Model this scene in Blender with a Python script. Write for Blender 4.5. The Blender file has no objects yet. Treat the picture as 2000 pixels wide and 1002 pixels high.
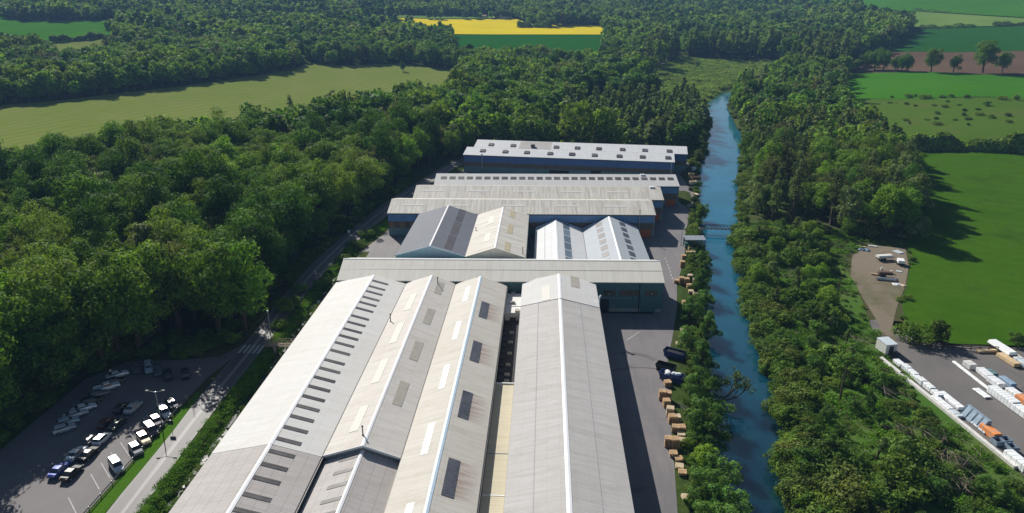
import bpy, math, random
import numpy as np
from mathutils import Vector, Matrix
R_ = math.radians
sc = bpy.context.scene
col = sc.collection
rng = np.random.default_rng(7)
random.seed(7)

# ------------------------------------------------------------------ camera numbers
F, PITCH, YAW, CAMH = 1388.0, R_(20.3), R_(2.6), 70.0
FW = np.array([-math.sin(YAW) * math.cos(PITCH), math.cos(YAW) * math.cos(PITCH), -math.sin(PITCH)])
RT = np.array([math.cos(YAW), math.sin(YAW), 0.0])
UP = np.cross(RT, FW)

def S(a, b, x):
    t = np.clip((np.asarray(x, float) - a) / (b - a), 0, 1)
    return t * t * (3 - 2 * t)

# ------------------------------------------------------------------ terrain
LY = [-400, 40, 60, 86, 106, 121, 148, 173, 205, 250, 297, 363, 425, 498, 566, 607, 650, 900, 1500]
LX = [20, 22, 24.5, 26.5, 29.5, 32.5, 38, 42.5, 48.5, 56.5, 66, 82, 98, 108.3, 133, 158, 185, 250, 420]
RY = [-400, 40, 60, 86, 106, 121, 148, 173, 205, 250, 307, 393, 426, 487, 538, 607, 650, 900, 1500]
RX = [30, 31.5, 33.5, 36.5, 41.8, 44.5, 48.3, 52.6, 58.2, 69, 84, 107, 111, 121.5, 136, 167, 192, 262, 430]

def terr(x, y):
    x = np.asarray(x, float); y = np.asarray(y, float)
    base = 45 * S(480, 1600, y)
    left = 22 * S(150, 800, -x) * S(250, 900, y) + 5 * S(86, 280, -x)
    xl = np.interp(y, LY, LX); xr = np.interp(y, RY, RX)
    u = x - xr
    right = 12 * S(30, 160, u) * S(190, 430, y) + 22 * S(80, 500, u) * S(350, 1000, y)
    t = x / np.maximum(y, 1)
    ys = 1280 + 1300 * S(.08, .42, -t)
    hill = 120 * S(0, 1150, y - ys) * S(-700, 200, y)
    m = np.minimum(x - xl, xr - x)
    riv = -3.5 * S(-3.5, 2.5, m) * (1 - S(606, 640, y))
    dit = -1.3 * (1 - S(0.2, 2.4, np.abs(x + 54.6))) * (1 - S(180, 205, y))
    roll = (1.2 * np.sin(x / 61.0) * np.sin(y / 83.0 + 1)) * S(120, 300, np.abs(x - 0)) * S(300, 600, y + np.abs(x))
    return base + left + right + hill + riv + dit + roll

def ray(px, py):
    return FW + (px - 1000) / F * RT - (py - 501) / F * UP

def at(px, py, z=0.0):
    d = ray(px, py); t = (z - CAMH) / d[2]
    return float(d[0] * t), float(d[1] * t)

def att(px, py, dz=0.0):
    """where the sight line through a photo pixel meets the terrain raised by dz"""
    d = ray(px, py)
    ts = np.concatenate([np.arange(40, 700, 1.0), np.arange(700, 6000, 5.0)])
    P = ts[:, None] * d[None, :]
    g = CAMH + P[:, 2] - (terr(P[:, 0], P[:, 1]) + dz)
    i = np.argmax(g <= 0) if np.any(g <= 0) else len(ts) - 1
    if i > 0 and g[i] <= 0:
        k = g[i - 1] / (g[i - 1] - g[i]); t = ts[i - 1] + (ts[i] - ts[i - 1]) * k
    else:
        t = ts[i]
    return float(d[0] * t), float(d[1] * t)

def proj(x, y, z):
    v = np.stack([np.asarray(x, float), np.asarray(y, float), np.asarray(z, float) - CAMH], -1)
    w = v @ FW
    w = np.where(w < 1, 1, w)
    return 1000 + F * (v @ RT) / w, 501 - F * (v @ UP) / w, w

def inpoly(x, y, poly):
    x = np.asarray(x, float); y = np.asarray(y, float)
    c = np.zeros(x.shape, bool); n = len(poly)
    for i in range(n):
        x0, y0 = poly[i]; x1, y1 = poly[(i + 1) % n]
        if y0 == y1: continue
        k = ((y0 > y) != (y1 > y)) & (x < (x1 - x0) * (y - y0) / (y1 - y0) + x0)
        c ^= k
    return c

def polydist(x, y, pts):
    d = np.full(np.shape(x), 1e9)
    for (x0, y0), (x1, y1) in zip(pts[:-1], pts[1:]):
        dx, dy = x1 - x0, y1 - y0
        t = np.clip(((x - x0) * dx + (y - y0) * dy) / (dx * dx + dy * dy), 0, 1)
        d = np.minimum(d, np.hypot(x - x0 - t * dx, y - y0 - t * dy))
    return d

# ------------------------------------------------------------------ materials
class NT:
    def __init__(s, name):
        s.m = bpy.data.materials.new(name); s.m.use_nodes = True
        s.t = s.m.node_tree; s.t.nodes.clear()
        s.out = s.t.nodes.new('ShaderNodeOutputMaterial')
    def n(s, typ, **kw):
        nd = s.t.nodes.new(typ)
        for k, v in kw.items():
            if k[0] == '_': setattr(nd, k[1:], v)
        for k, v in kw.items():
            if k[0] != '_':
                key = int(k[1:]) if k[0] == 'i' and k[1:].isdigit() else k.replace('__', ' ')
                s.set(nd.inputs[key], v)
        return nd
    def set(s, sock, v):
        if hasattr(v, 'is_output') or isinstance(v, bpy.types.NodeSocket): s.t.links.new(v, sock)
        elif isinstance(v, (tuple, list)) and len(v) == 3 and sock.type == 'RGBA': sock.default_value = (*v, 1)
        else: sock.default_value = v
    def math(s, op, a, b=0.0, c=0.0):
        nd = s.n('ShaderNodeMath', _operation=op)
        s.set(nd.inputs[0], a); s.set(nd.inputs[1], b)
        if op in ('MULTIPLY_ADD', 'WRAP', 'SMOOTH_MIN'): s.set(nd.inputs[2], c)
        return nd.outputs[0]
    def mix(s, f, a, b, blend='MIX'):
        nd = s.n('ShaderNodeMix', _data_type='RGBA', _blend_type=blend)
        s.set(nd.inputs[0], f); s.set(nd.inputs[6], a); s.set(nd.inputs[7], b)
        return nd.outputs[2]
    def noise(s, vec, scale, detail=4, rough=.55, dim='3D'):
        nd = s.n('ShaderNodeTexNoise', _noise_dimensions=dim)
        if vec is not None: s.set(nd.inputs['Vector'], vec)
        nd.inputs['Scale'].default_value = scale; nd.inputs['Detail'].default_value = detail; nd.inputs['Roughness'].default_value = rough
        return nd.outputs['Fac']
    def ramp(s, f, stops):
        nd = s.n('ShaderNodeValToRGB'); s.set(nd.inputs[0], f)
        el = nd.color_ramp.elements
        while len(el) < len(stops): el.new(.5)
        for e, (p, c) in zip(el, stops): e.position = p; e.color = (*c, 1) if len(c) == 3 else c
        return nd.outputs[0]
    def mr(s, v, a, b, c=0., d=1.):
        nd = s.n('ShaderNodeMapRange'); s.set(nd.inputs[0], v)
        for i, q in enumerate((a, b, c, d)): nd.inputs[i + 1].default_value = q
        return nd.outputs[0]
    def vec(s, src, scale=(1, 1, 1), rot=(0, 0, 0)):
        nd = s.n('ShaderNodeMapping'); s.set(nd.inputs['Vector'], src)
        nd.inputs['Scale'].default_value = scale; nd.inputs['Rotation'].default_value = rot
        return nd.outputs[0]
    def coord(s, w='Object'): return s.n('ShaderNodeTexCoord').outputs[w]
    def bump(s, h, strength, dist):
        nd = s.n('ShaderNodeBump'); s.set(nd.inputs['Height'], h)
        nd.inputs['Strength'].default_value = strength; nd.inputs['Distance'].default_value = dist
        return nd.outputs[0]
    def pbr(s, color, rough=.6, metal=0., spec=.3, normal=None, **kw):
        b = s.n('ShaderNodeBsdfPrincipled')
        s.set(b.inputs['Base Color'], color); s.set(b.inputs['Roughness'], rough)
        b.inputs['Metallic'].default_value = metal; b.inputs['Specular IOR Level'].default_value = spec
        if normal is not None: s.set(b.inputs['Normal'], normal)
        for k, v in kw.items(): s.set(b.inputs[k.replace('__', ' ')], v)
        s.t.links.new(b.outputs[0], s.out.inputs[0]); return b

M = {}
def simple(name, c, rough=.6, metal=0., spec=.3, var=.15, scale=1.5, bump=0.):
    n = NT(name); f = n.noise(n.coord(), scale, 5, .6)
    lo = tuple(max(0, q * (1 - var)) for q in c); hi = tuple(min(1, q * (1 + var)) for q in c)
    colr = n.mix(n.mr(f, .3, .7), lo, hi)
    n.pbr(colr, rough, metal, spec, n.bump(f, bump, .02) if bump else None)
    M[name] = n.m; return n.m

def roof_mat(name, c, dirt=.15, streak=.2, rib=.33, lap=2.4, tone=.05, warm=(.5, .43, .36), lines=.35, rough=.45):
    n = NT(name); uv = n.coord('UV')
    sp = n.n('ShaderNodeSeparateXYZ'); n.set(sp.inputs[0], uv); u, v = sp.outputs[0], sp.outputs[1]
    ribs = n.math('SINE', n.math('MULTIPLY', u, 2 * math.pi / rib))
    cb = n.n('ShaderNodeCombineXYZ'); n.set(cb.inputs[0], n.math('FLOOR', n.math('DIVIDE', u, 1.05))); n.set(cb.inputs[1], n.math('FLOOR', n.math('DIVIDE', v, lap)))
    wn = n.n('ShaderNodeTexWhiteNoise', _noise_dimensions='2D'); n.set(wn.inputs['Vector'], cb.outputs[0])
    f1 = n.noise(n.vec(uv, (1.6, .10, 1)), 1., 5, .65)
    f2 = n.noise(n.vec(uv, (.05, .09, 1)), 1., 4, .6)
    f3 = n.noise(n.vec(uv, (5, 5, 1)), 1., 3, .7)
    base = n.mix(n.mr(wn.outputs[0], 0, 1, 0, tone * 2), c, tuple(q * .6 for q in c))
    base = n.mix(n.math('MULTIPLY', n.mr(f1, .42, .75), streak), base, tuple(q * w for q, w in zip(c, warm)))
    base = n.mix(n.math('MULTIPLY', n.mr(f2, .4, .75), dirt), base, tuple(q * w for q, w in zip(c, (.62, .55, .48))))
    base = n.mix(n.math('MULTIPLY', n.mr(f3, .5, .8), .16), base, (.2, .19, .17))
    f5 = n.noise(n.vec(uv, (.35, .16, 1)), 1., 6, .75)
    base = n.mix(n.math('MULTIPLY', n.mr(f5, .52, .72), dirt * 1.3), base, tuple(q * w for q, w in zip(c, (.55, .54, .46))))
    ln = n.math('LESS_THAN', n.math('FRACT', n.math('DIVIDE', v, lap)), .05 / lap * 1.6)
    base = n.mix(n.math('MULTIPLY', ln, lines), base, tuple(q * .45 for q in c))
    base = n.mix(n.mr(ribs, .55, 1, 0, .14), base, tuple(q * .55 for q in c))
    n.pbr(base, max(rough, .7), 0, .12, n.bump(ribs, .25, .02))
    M[name] = n.m; return n.m

def wall_mat(name, c, rib=.5, dirt=.3):
    n = NT(name); o = n.coord('UV')
    sp = n.n('ShaderNodeSeparateXYZ'); n.set(sp.inputs[0], o); u, v = sp.outputs[0], sp.outputs[1]
    ribs = n.math('SINE', n.math('MULTIPLY', u, 2 * math.pi / rib))
    f1 = n.noise(n.vec(o, (1.2, .12, 1)), 1., 5, .65)
    base = n.mix(n.math('MULTIPLY', n.mr(f1, .4, .75), dirt), c, tuple(q * w for q, w in zip(c, (.45, .42, .4))))
    base = n.mix(n.mr(ribs, .6, 1, 0, .25), base, tuple(q * .6 for q in c))
    n.pbr(base, .5, 0, .35, n.bump(ribs, .4, .03)); M[name] = n.m; return n.m

# ------------------------------------------------------------------ mesh builder
class MB:
    def __init__(s): s.v = []; s.f = []; s.uv = []; s.mi = []
    def poly(s, pts, uv=None, mi=0):
        b = len(s.v); s.v += [tuple(map(float, p)) for p in pts]; s.f.append(list(range(b, b + len(pts))))
        if uv is None:
            p0 = Vector(pts[0]); a = (Vector(pts[1]) - p0); a = a.normalized() if a.length > 1e-9 else Vector((1, 0, 0))
            nn = a.cross(Vector(pts[2]) - p0); bb = nn.cross(a).normalized() if nn.length > 1e-9 else Vector((0, 0, 1))
            uv = [((Vector(p) - p0).dot(a), (Vector(p) - p0).dot(bb)) for p in pts]
        s.uv.append(uv); s.mi.append(mi); return s
    def hexa(s, b, t, mi=0, caps=True):
        """b, t: four bottom and four top points, both counter-clockwise from above"""
        for i in range(4):
            j = (i + 1) % 4; s.poly([b[i], b[j], t[j], t[i]], mi=mi)
        if caps: s.poly(t, mi=mi); s.poly(b[::-1], mi=mi)
        return s
    def box(s, x0, x1, y0, y1, z0, z1, mi=0, caps=True):
        return s.hexa([(x0, y0, z0), (x1, y0, z0), (x1, y1, z0), (x0, y1, z0)], [(x0, y0, z1), (x1, y0, z1), (x1, y1, z1), (x0, y1, z1)], mi, caps)
    def obox(s, c, size, rz=0, mi=0, tilt=None):
        mt = Matrix.Rotation(rz, 3, 'Z')
        if tilt is not None: mt = mt @ tilt
        h = [q / 2 for q in size]; P = lambda a, b, d: tuple(Vector(c) + mt @ Vector((a * h[0], b * h[1], d * h[2])))
        return s.hexa([P(-1, -1, -1), P(1, -1, -1), P(1, 1, -1), P(-1, 1, -1)], [P(-1, -1, 1), P(1, -1, 1), P(1, 1, 1), P(-1, 1, 1)], mi)
    def slab(s, q, th, mi=0):
        """q: four top points ccw from above; u runs along q0-q1, v along q0-q3"""
        p = [Vector(a) for a in q]; dn = Vector((0, 0, -th)); bt = [a + dn for a in p]
        L = (p[1] - p[0]).length; W = (p[3] - p[0]).length
        s.poly(p, [(0, 0), (L, 0), (L, W), (0, W)], mi)
        s.poly(bt[::-1], None, mi)
        for i in range(4):
            j = (i + 1) % 4; s.poly([bt[i], bt[j], p[j], p[i]], None, mi)
        return s
    def tube(s, a, b, r0, r1=None, n=6, mi=0, cap=True):
        r1 = r0 if r1 is None else r1; a = Vector(a); b = Vector(b); d = (b - a)
        if d.length < 1e-6: return s
        d.normalize(); x = d.orthogonal().normalized(); y = d.cross(x)
        A = [a + (x * math.cos(2 * math.pi * k / n) + y * math.sin(2 * math.pi * k / n)) * r0 for k in range(n)]
        B = [b + (x * math.cos(2 * math.pi * k / n) + y * math.sin(2 * math.pi * k / n)) * r1 for k in range(n)]
        for k in range(n):
            j = (k + 1) % n; s.poly([A[k], A[j], B[j], B[k]], None, mi)
        if cap: s.poly(B, None, mi); s.poly(A[::-1], None, mi)
        return s
    def build(s, name, mats, parent=None, loc=None, rz=0., smooth=False):
        me = bpy.data.meshes.new(name); me.from_pydata(s.v, [], s.f)
        ul = me.uv_layers.new(name='UVMap'); flat = [c for f in s.uv for q in f for c in q]
        ul.data.foreach_set('uv', flat)
        mats = mats if isinstance(mats, (list, tuple)) else [mats]
        for m in mats: me.materials.append(M[m] if isinstance(m, str) else m)
        me.polygons.foreach_set('material_index', s.mi)
        if smooth: me.polygons.foreach_set('use_smooth', [True] * len(s.f))
        me.update()
        o = bpy.data.objects.new(name, me); col.objects.link(o)
        if parent is not None: o.parent = parent
        if loc is not None: o.location = loc
        if rz: o.rotation_euler.z = rz
        return o

def tag(o, label=None, cat=None, group=None, kind=None):
    if label: o['label'] = label
    if cat: o['category'] = cat
    if group: o['group'] = group
    if kind: o['kind'] = kind
    return o
def empty(name, loc, rz=0., label=None, cat=None, group=None):
    o = bpy.data.objects.new(name, None); col.objects.link(o); o.location = loc; o.rotation_euler.z = rz
    o.empty_display_size = .5
    return tag(o, label, cat, group)
def copy_tree(o, parent=None):
    c = o.copy(); col.objects.link(c)
    if parent is not None: c.parent = parent
    for ch in list(o.children): copy_tree(ch, c)
    return c
def world_to_local(root, p):
    """p in world metres -> the frame of an Empty that has only a location and a turn about z"""
    a = -root.rotation_euler.z; dx, dy = p[0] - root.location.x, p[1] - root.location.y
    return dx * math.cos(a) - dy * math.sin(a), dx * math.sin(a) + dy * math.cos(a)

# ------------------------------------------------------------------ material library
def ground_mat():
    n = NT('ground'); o = n.coord()
    f1 = n.noise(o, .02, 6, .6); f2 = n.noise(o, .35, 5, .7); f3 = n.noise(o, 2.5, 3, .6)
    a = n.mix(n.mr(f2, .35, .7), (.030, .060, .014), (.075, .105, .03))
    a = n.mix(n.mr(f1, .45, .65), a, (.075, .075, .035))
    a = n.mix(n.math('MULTIPLY', n.mr(f3, .5, .8), .5), a, (.03, .035, .015))
    n.pbr(a, 1., 0, 0., n.bump(f2, .6, .4)); M['ground'] = n.m
def field_mat(name, c1, c2, big=.012, fine=.8, stripe=None, sdir=0., sper=6., samt=.3, third=None, bump=.3, c3amt=.5):
    n = NT(name); o = n.coord()
    f1 = n.noise(o, big, 5, .6); f2 = n.noise(o, fine, 4, .7); f4 = n.noise(o, .12, 4, .6)
    a = n.mix(n.mr(f1, .35, .65), c1, c2)
    a = n.mix(n.math('MULTIPLY', n.mr(f2, .4, .8), .35), a, tuple(q * .55 for q in c1))
    a = n.mix(n.math('MULTIPLY', n.mr(f4, .45, .75), .3), a, tuple(q * .7 for q in c2))
    if third: a = n.mix(n.math('MULTIPLY', n.mr(n.noise(o, .045, 6, .7), .5, .68), c3amt), a, third)
    if stripe:
        r = n.vec(o, (1, 1, 1), (0, 0, sdir)); sp = n.n('ShaderNodeSeparateXYZ'); n.set(sp.inputs[0], r)
        wob = n.math('MULTIPLY', n.noise(o, .012, 2, .5), sper * 1.5)
        w = n.math('SINE', n.math('MULTIPLY', n.math('ADD', sp.outputs[1], wob), 2 * math.pi / sper))
        a = n.mix(n.mr(w, .1, 1, 0, samt), a, stripe)
    n.pbr(a, 1., 0, 0., n.bump(f2, bump, .2)); M[name] = n.m
def asphalt_mat(name, c, warm, patch=.35):
    n = NT(name); o = n.coord()
    f1 = n.noise(o, .09, 6, .65); f2 = n.noise(o, 6, 4, .7); f3 = n.noise(n.vec(o, (.5, .06, 1)), 1, 5, .7)
    a = n.mix(n.mr(f1, .35, .68), c, warm)
    a = n.mix(n.math('MULTIPLY', n.mr(f3, .45, .75), patch), a, tuple(q * .62 for q in c))
    a = n.mix(n.mr(f2, .4, .8, 0, .3), a, tuple(q * .6 for q in c))
    st = n.mr(n.noise(o, .16, 3, .5), .66, .74)
    a = n.mix(n.math('MULTIPLY', st, .5), a, tuple(q * .4 for q in c))
    n.pbr(a, .75, 0, .3, n.bump(f2, .2, .01)); M[name] = n.m

ground_mat()
_a, _b = att(0, 240), att(600, 140); HAYDIR = math.atan2(_b[1] - _a[1], _b[0] - _a[0])
field_mat('hay', (.150, .200, .042), (.180, .215, .056), stripe=(.108, .155, .032), sdir=-HAYDIR, sper=8.5, samt=.55, big=.02, third=(.195, .195, .075), c3amt=.6)
field_mat('wheat_dark', (.014, .095, .006), (.020, .110, .008), stripe=(.012, .078, .005), sdir=R_(12), sper=24, samt=.35)
field_mat('crop_green', (.040, .145, .008), (.055, .170, .010), stripe=(.034, .122, .008), sdir=R_(8), sper=20, samt=.3)
field_mat('crop_blue', (.018, .085, .010), (.024, .10, .013), stripe=(.015, .07, .009), sdir=R_(10), sper=16, samt=.3)
field_mat('rape', (.62, .50, .012), (.72, .56, .015), stripe=(.45, .40, .02), sdir=R_(4), sper=18, samt=.3, bump=.1)
field_mat('plough', (.11, .072, .05), (.14, .095, .062), stripe=(.075, .05, .036), sdir=R_(6), sper=5, samt=.5)
field_mat('meadow', (.037, .102, .006), (.062, .134, .009), third=(.027, .072, .007), fine=.45, bump=1., big=.045, c3amt=.9, stripe=(.034, .085, .007), sdir=R_(35), sper=7, samt=.25)
field_mat('pasture', (.055, .118, .014), (.078, .130, .020), third=(.105, .10, .040), fine=.6, bump=.6, c3amt=.6)
field_mat('pale_crop', (.11, .20, .045), (.16, .24, .055), stripe=(.09, .17, .04), sdir=R_(15), sper=26, samt=.3)
field_mat('marsh', (.10, .17, .042), (.14, .20, .055), third=(.12, .125, .05), fine=.45, bump=.8)
field_mat('verge', (.05, .13, .012), (.07, .16, .016), fine=2.0, bump=.8)
field_mat('slope_grass', (.06, .085, .03), (.08, .10, .04), third=(.10, .095, .055), fine=1.5, bump=.6)
simple('tyre_dust', (.06, .056, .06), .8, var=.4, scale=.6)
field_mat('scrub_grass', (.055, .13, .022), (.085, .15, .03), third=(.13, .12, .06), fine=1.0, bump=.8)
field_mat('dirt', (.19, .16, .12), (.23, .195, .15), third=(.075, .085, .03), fine=1.2, bump=.5, c3amt=.9)
asphalt_mat('asphalt', (.14, .131, .136), (.17, .157, .153))
asphalt_mat('yard_asphalt', (.155, .148, .158), (.205, .188, .186), .5)
asphalt_mat('depot_asphalt', (.135, .126, .122), (.165, .152, .142), .25)
def road_mat():
    n = NT('road'); uv = n.coord('UV'); o = n.coord()
    sp = n.n('ShaderNodeSeparateXYZ'); n.set(sp.inputs[0], uv)
    f = n.noise(n.vec(uv, (1.4, .05, 1)), 1., 5, .7); f2 = n.noise(o, 5, 4, .7)
    d = n.math('ABSOLUTE', n.math('SUBTRACT', sp.outputs[0], n.math('ADD', 2.35, n.math('MULTIPLY', n.math('SUBTRACT', f, .5), .9))))
    a = n.mix(n.mr(f, .35, .7), (.075, .073, .078), (.115, .111, .115))
    a = n.mix(n.mr(d, .5, .1, 0, .8), a, (.29, .285, .285))
    e = n.math('ABSOLUTE', n.math('SUBTRACT', sp.outputs[0], 2.35))
    a = n.mix(n.mr(e, 1.7, 2.3, 0, .6), a, (.17, .165, .16))
    a = n.mix(n.mr(f2, .4, .8, 0, .3), a, (.06, .06, .062))
    n.pbr(a, .6, 0, .35, n.bump(f2, .2, .01)); M['road'] = n.m
road_mat()
def water_mat():
    n = NT('water'); o = n.coord()
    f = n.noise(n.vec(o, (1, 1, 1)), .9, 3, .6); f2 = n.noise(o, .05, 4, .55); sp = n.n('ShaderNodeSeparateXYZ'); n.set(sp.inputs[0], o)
    a = n.mix(n.mr(n.math('ADD', sp.outputs[1], n.math('MULTIPLY', f2, 60)), 110, 260), n.mix(n.mr(n.noise(o, .14, 3, .6), .5, .62), (.002, .018, .034), (.003, .030, .030)), n.mix(n.mr(f2, .4, .65), (.010, .135, .225), (.008, .105, .175)))  # dark near, bright blue far: stronger sky reflection with distance painted into the colour
    b = n.pbr(a, .08, 0, .8, n.bump(f, .02, .05)); b.subsurface_method = 'BURLEY'; b.inputs['Subsurface Weight'].default_value = 1.; b.inputs['Subsurface Radius'].default_value = (1., 1., 1.); b.inputs['Subsurface Scale'].default_value = 5.; M['water'] = n.m
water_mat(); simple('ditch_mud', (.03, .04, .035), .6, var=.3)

roof_mat('roof_white', (0.68, 0.675, 0.65), dirt=0.16, streak=0.2, lines=.18)
roof_mat('roof_cream', (0.62, 0.595, 0.56), dirt=0.3, streak=0.35, lines=.2)
roof_mat('roof_ivory', (.60,.575,.52), dirt=0.28, streak=0.35, lap=5.5, lines=.2)
roof_mat('roof_pale', (0.6, 0.6, 0.59), dirt=.15, streak=.15, lines=.15)
roof_mat('roof_fibre', (.48,.455,.44), dirt=.3, streak=.3, tone=.08, lines=.55, rib=.36, lap=1.7, rough=.7)
roof_mat('roof_grey', (0.49, 0.48, 0.47), dirt=0.3, streak=0.35, tone=.06, lines=.15, rib=.3, lap=1.9, rough=.6)
roof_mat('roof_cross', (0.8, 0.775, 0.69), dirt=.2, streak=.25, lap=5.5, lines=.2)
roof_mat('roof_slate', (0.16, 0.175, 0.21), dirt=.25, streak=.2, tone=.05, lines=.12)
roof_mat('roof_steel', (0.42, 0.46, 0.5), dirt=.15, streak=.15, lines=.12)
roof_mat('roof_stained', (0.68, 0.655, 0.6), dirt=.3, streak=.85, tone=.10, lines=.3, rib=.7, lap=9.0, warm=(.42, .40, .36))
roof_mat('roof_far', (0.64, 0.655, 0.67), dirt=.12, streak=.12, rib=.7, lap=5)
roof_mat('roof_beige', (0.6, 0.55, 0.42), dirt=.25, streak=.25, rib=.45, lap=9.5, lines=.4)
wall_mat('blue_clad', (.16, .30, .52)); wall_mat('deep_blue_clad', (.085, .17, .36)); wall_mat('sky_clad', (.34, .52, .66))
wall_mat('teal_clad', (.16, .27, .27)); wall_mat('green_clad', (.09, .19, .19)); wall_mat('brown_band', (.17, .13, .10), 1.2, .6)
wall_mat('white_clad', (.66, .66, .62)); wall_mat('cream_clad', (.55, .53, .46)); wall_mat('ochre_band', (.30, .17, .08), 1.5, .6)
simple('trim_white', (.82, .83, .84), .4, var=.05); simple('trim_blue', (.55, .68, .80), .4, var=.05)
simple('gutter_dark', (.035, .035, .04), .5); simple('roof_felt', (.03, .03, .033), .8, var=.4); simple('felt_pale', (.70, .69, .66), .7, var=.08)
simple('metal_grey', (.32, .33, .34), .45, .4); simple('metal_dark', (.05, .05, .055), .5, .3); simple('galv', (.45, .47, .48), .4, .6)
simple('orange_door', (.50, .12, .035), .5, var=.2); simple('door_dark', (.02, .02, .024), .5); simple('green_door', (.085, .18, .18), .5, var=.12)
simple('window_brown', (.10, .07, .05), .25, 0, .5, var=.5, scale=.9); simple('concrete', (.36, .34, .31), .8, var=.2); simple('stone_white', (.62, .61, .58), .8, var=.15)
simple('vent_box', (.33, .31, .27), .6, var=.2); simple('tan_panel', (.40, .375, .315), .4, var=.12); simple('white_panel', (.88, .90, .95), .3, var=.03); simple('cream_panel', (.64, .62, .57), .8, var=.05); simple('yellow_panel', (.46, .40, .27), .8, var=.12)
def glass_strip(name, c):
    n = NT(name); uv = n.coord('UV'); sp = n.n('ShaderNodeSeparateXYZ'); n.set(sp.inputs[0], uv)
    r = n.math('SINE', n.math('MULTIPLY', sp.outputs[0], 2 * math.pi / .5)); f = n.noise(n.coord(), .9, 4, .7)
    a = n.mix(n.mr(f, .35, .7), c, tuple(q * 1.9 for q in c)); a = n.mix(n.mr(r, .3, 1, 0, .5), a, tuple(q * .4 for q in c)); hv = n.n('ShaderNodeHueSaturation'); n.set(hv.inputs['Color'], a); n.set(hv.inputs['Value'], n.math('MULTIPLY_ADD', n.n('ShaderNodeObjectInfo').outputs['Random'], .55, .6)); a = hv.outputs[0]
    n.pbr(a, .35, 0, .4, n.bump(r, .3, .02)); M[name] = n.m
glass_strip('sky_dark', (.085, .078, .076)); glass_strip('sky_navy', (.062, .064, .076)); glass_strip('sky_brown', (.10, .085, .085)); glass_strip('sky_blue', (.12, .16, .20))
def stain_mat():
    n = NT('rust_stain'); uv = n.coord('UV'); sp = n.n('ShaderNodeSeparateXYZ'); n.set(sp.inputs[0], uv)
    f = n.noise(n.vec(uv, (2.2, .15, 1)), 1., 4, .65)
    fade = n.mr(sp.outputs[1], 0., 3.2, 0., .6); al = n.math('MULTIPLY', n.mr(f, .35, .62), fade)
    b = n.pbr((.34, .20, .15), .7); n.set(b.inputs['Alpha'], al); M['rust_stain'] = n.m
stain_mat()
simple('pallet_wood', (.55, .38, .22), .8, var=.3, scale=3); simple('pallet_pale', (.66, .54, .38), .8, var=.2, scale=3); simple('timber', (.62, .45, .25), .8, var=.2)
simple('skip_blue', (.02, .045, .16), .5, var=.25); simple('skip_black', (.02, .02, .022), .6, var=.4); simple('bag_white', (.75, .76, .78), .5, var=.1)
simple('wrap_white', (.80, .82, .82), .4, var=.08); simple('wrap_grey', (.50, .56, .60), .4, var=.12); simple('steel_blue', (.30, .38, .46), .35, .3, var=.2); simple('orange_pack', (.72, .27, .09), .6, var=.15); simple('dark_void', (.012, .012, .014), .8)
simple('rail_grey', (.10, .115, .105), .9, spec=.05)
simple('tyre', (.018, .018, .02), .8); simple('rim', (.45, .45, .46), .35, .6); simple('lamp_white', (.8, .8, .78), .2); simple('lamp_red', (.35, .02, .02), .3)
simple('car_glass', (.015, .018, .022), .06, 0, .6, var=.1); simple('bark', (.075, .058, .042), .9, var=.4, scale=2.); simple('dead_wood', (.26, .21, .16), .9, var=.35, scale=2.)
simple('paint_white', (.40, .40, .40), .8, var=.2); simple('rust_metal', (.12, .075, .05), .8, var=.4); simple('tarp_blue', (.25, .36, .48), .5); simple('roof_tile', (.30, .14, .09), .8); simple('render_wall', (.60, .56, .50), .8); simple('sign_dark', (.03, .04, .045), .5)
def car_paint(name, c, metal=.2):
    n = NT(name); n.pbr(c, .28, metal, .5, None, Coat__Weight=.6, Coat__Roughness=.06); M[name] = n.m; return n.m
for nm, c in (('white', (.72, .74, .76)), ('black', (.012, .012, .014)), ('blue', (.02, .06, .32)), ('grey', (.10, .11, .125)), ('silver', (.45, .47, .50)), ('cream', (.60, .52, .36)), ('purple', (.03, .02, .045)), ('red', (.10, .025, .02)), ('green', (.025, .045, .035)), ('paleblue', (.36, .44, .50))):
    car_paint('car_' + nm, c)

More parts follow.
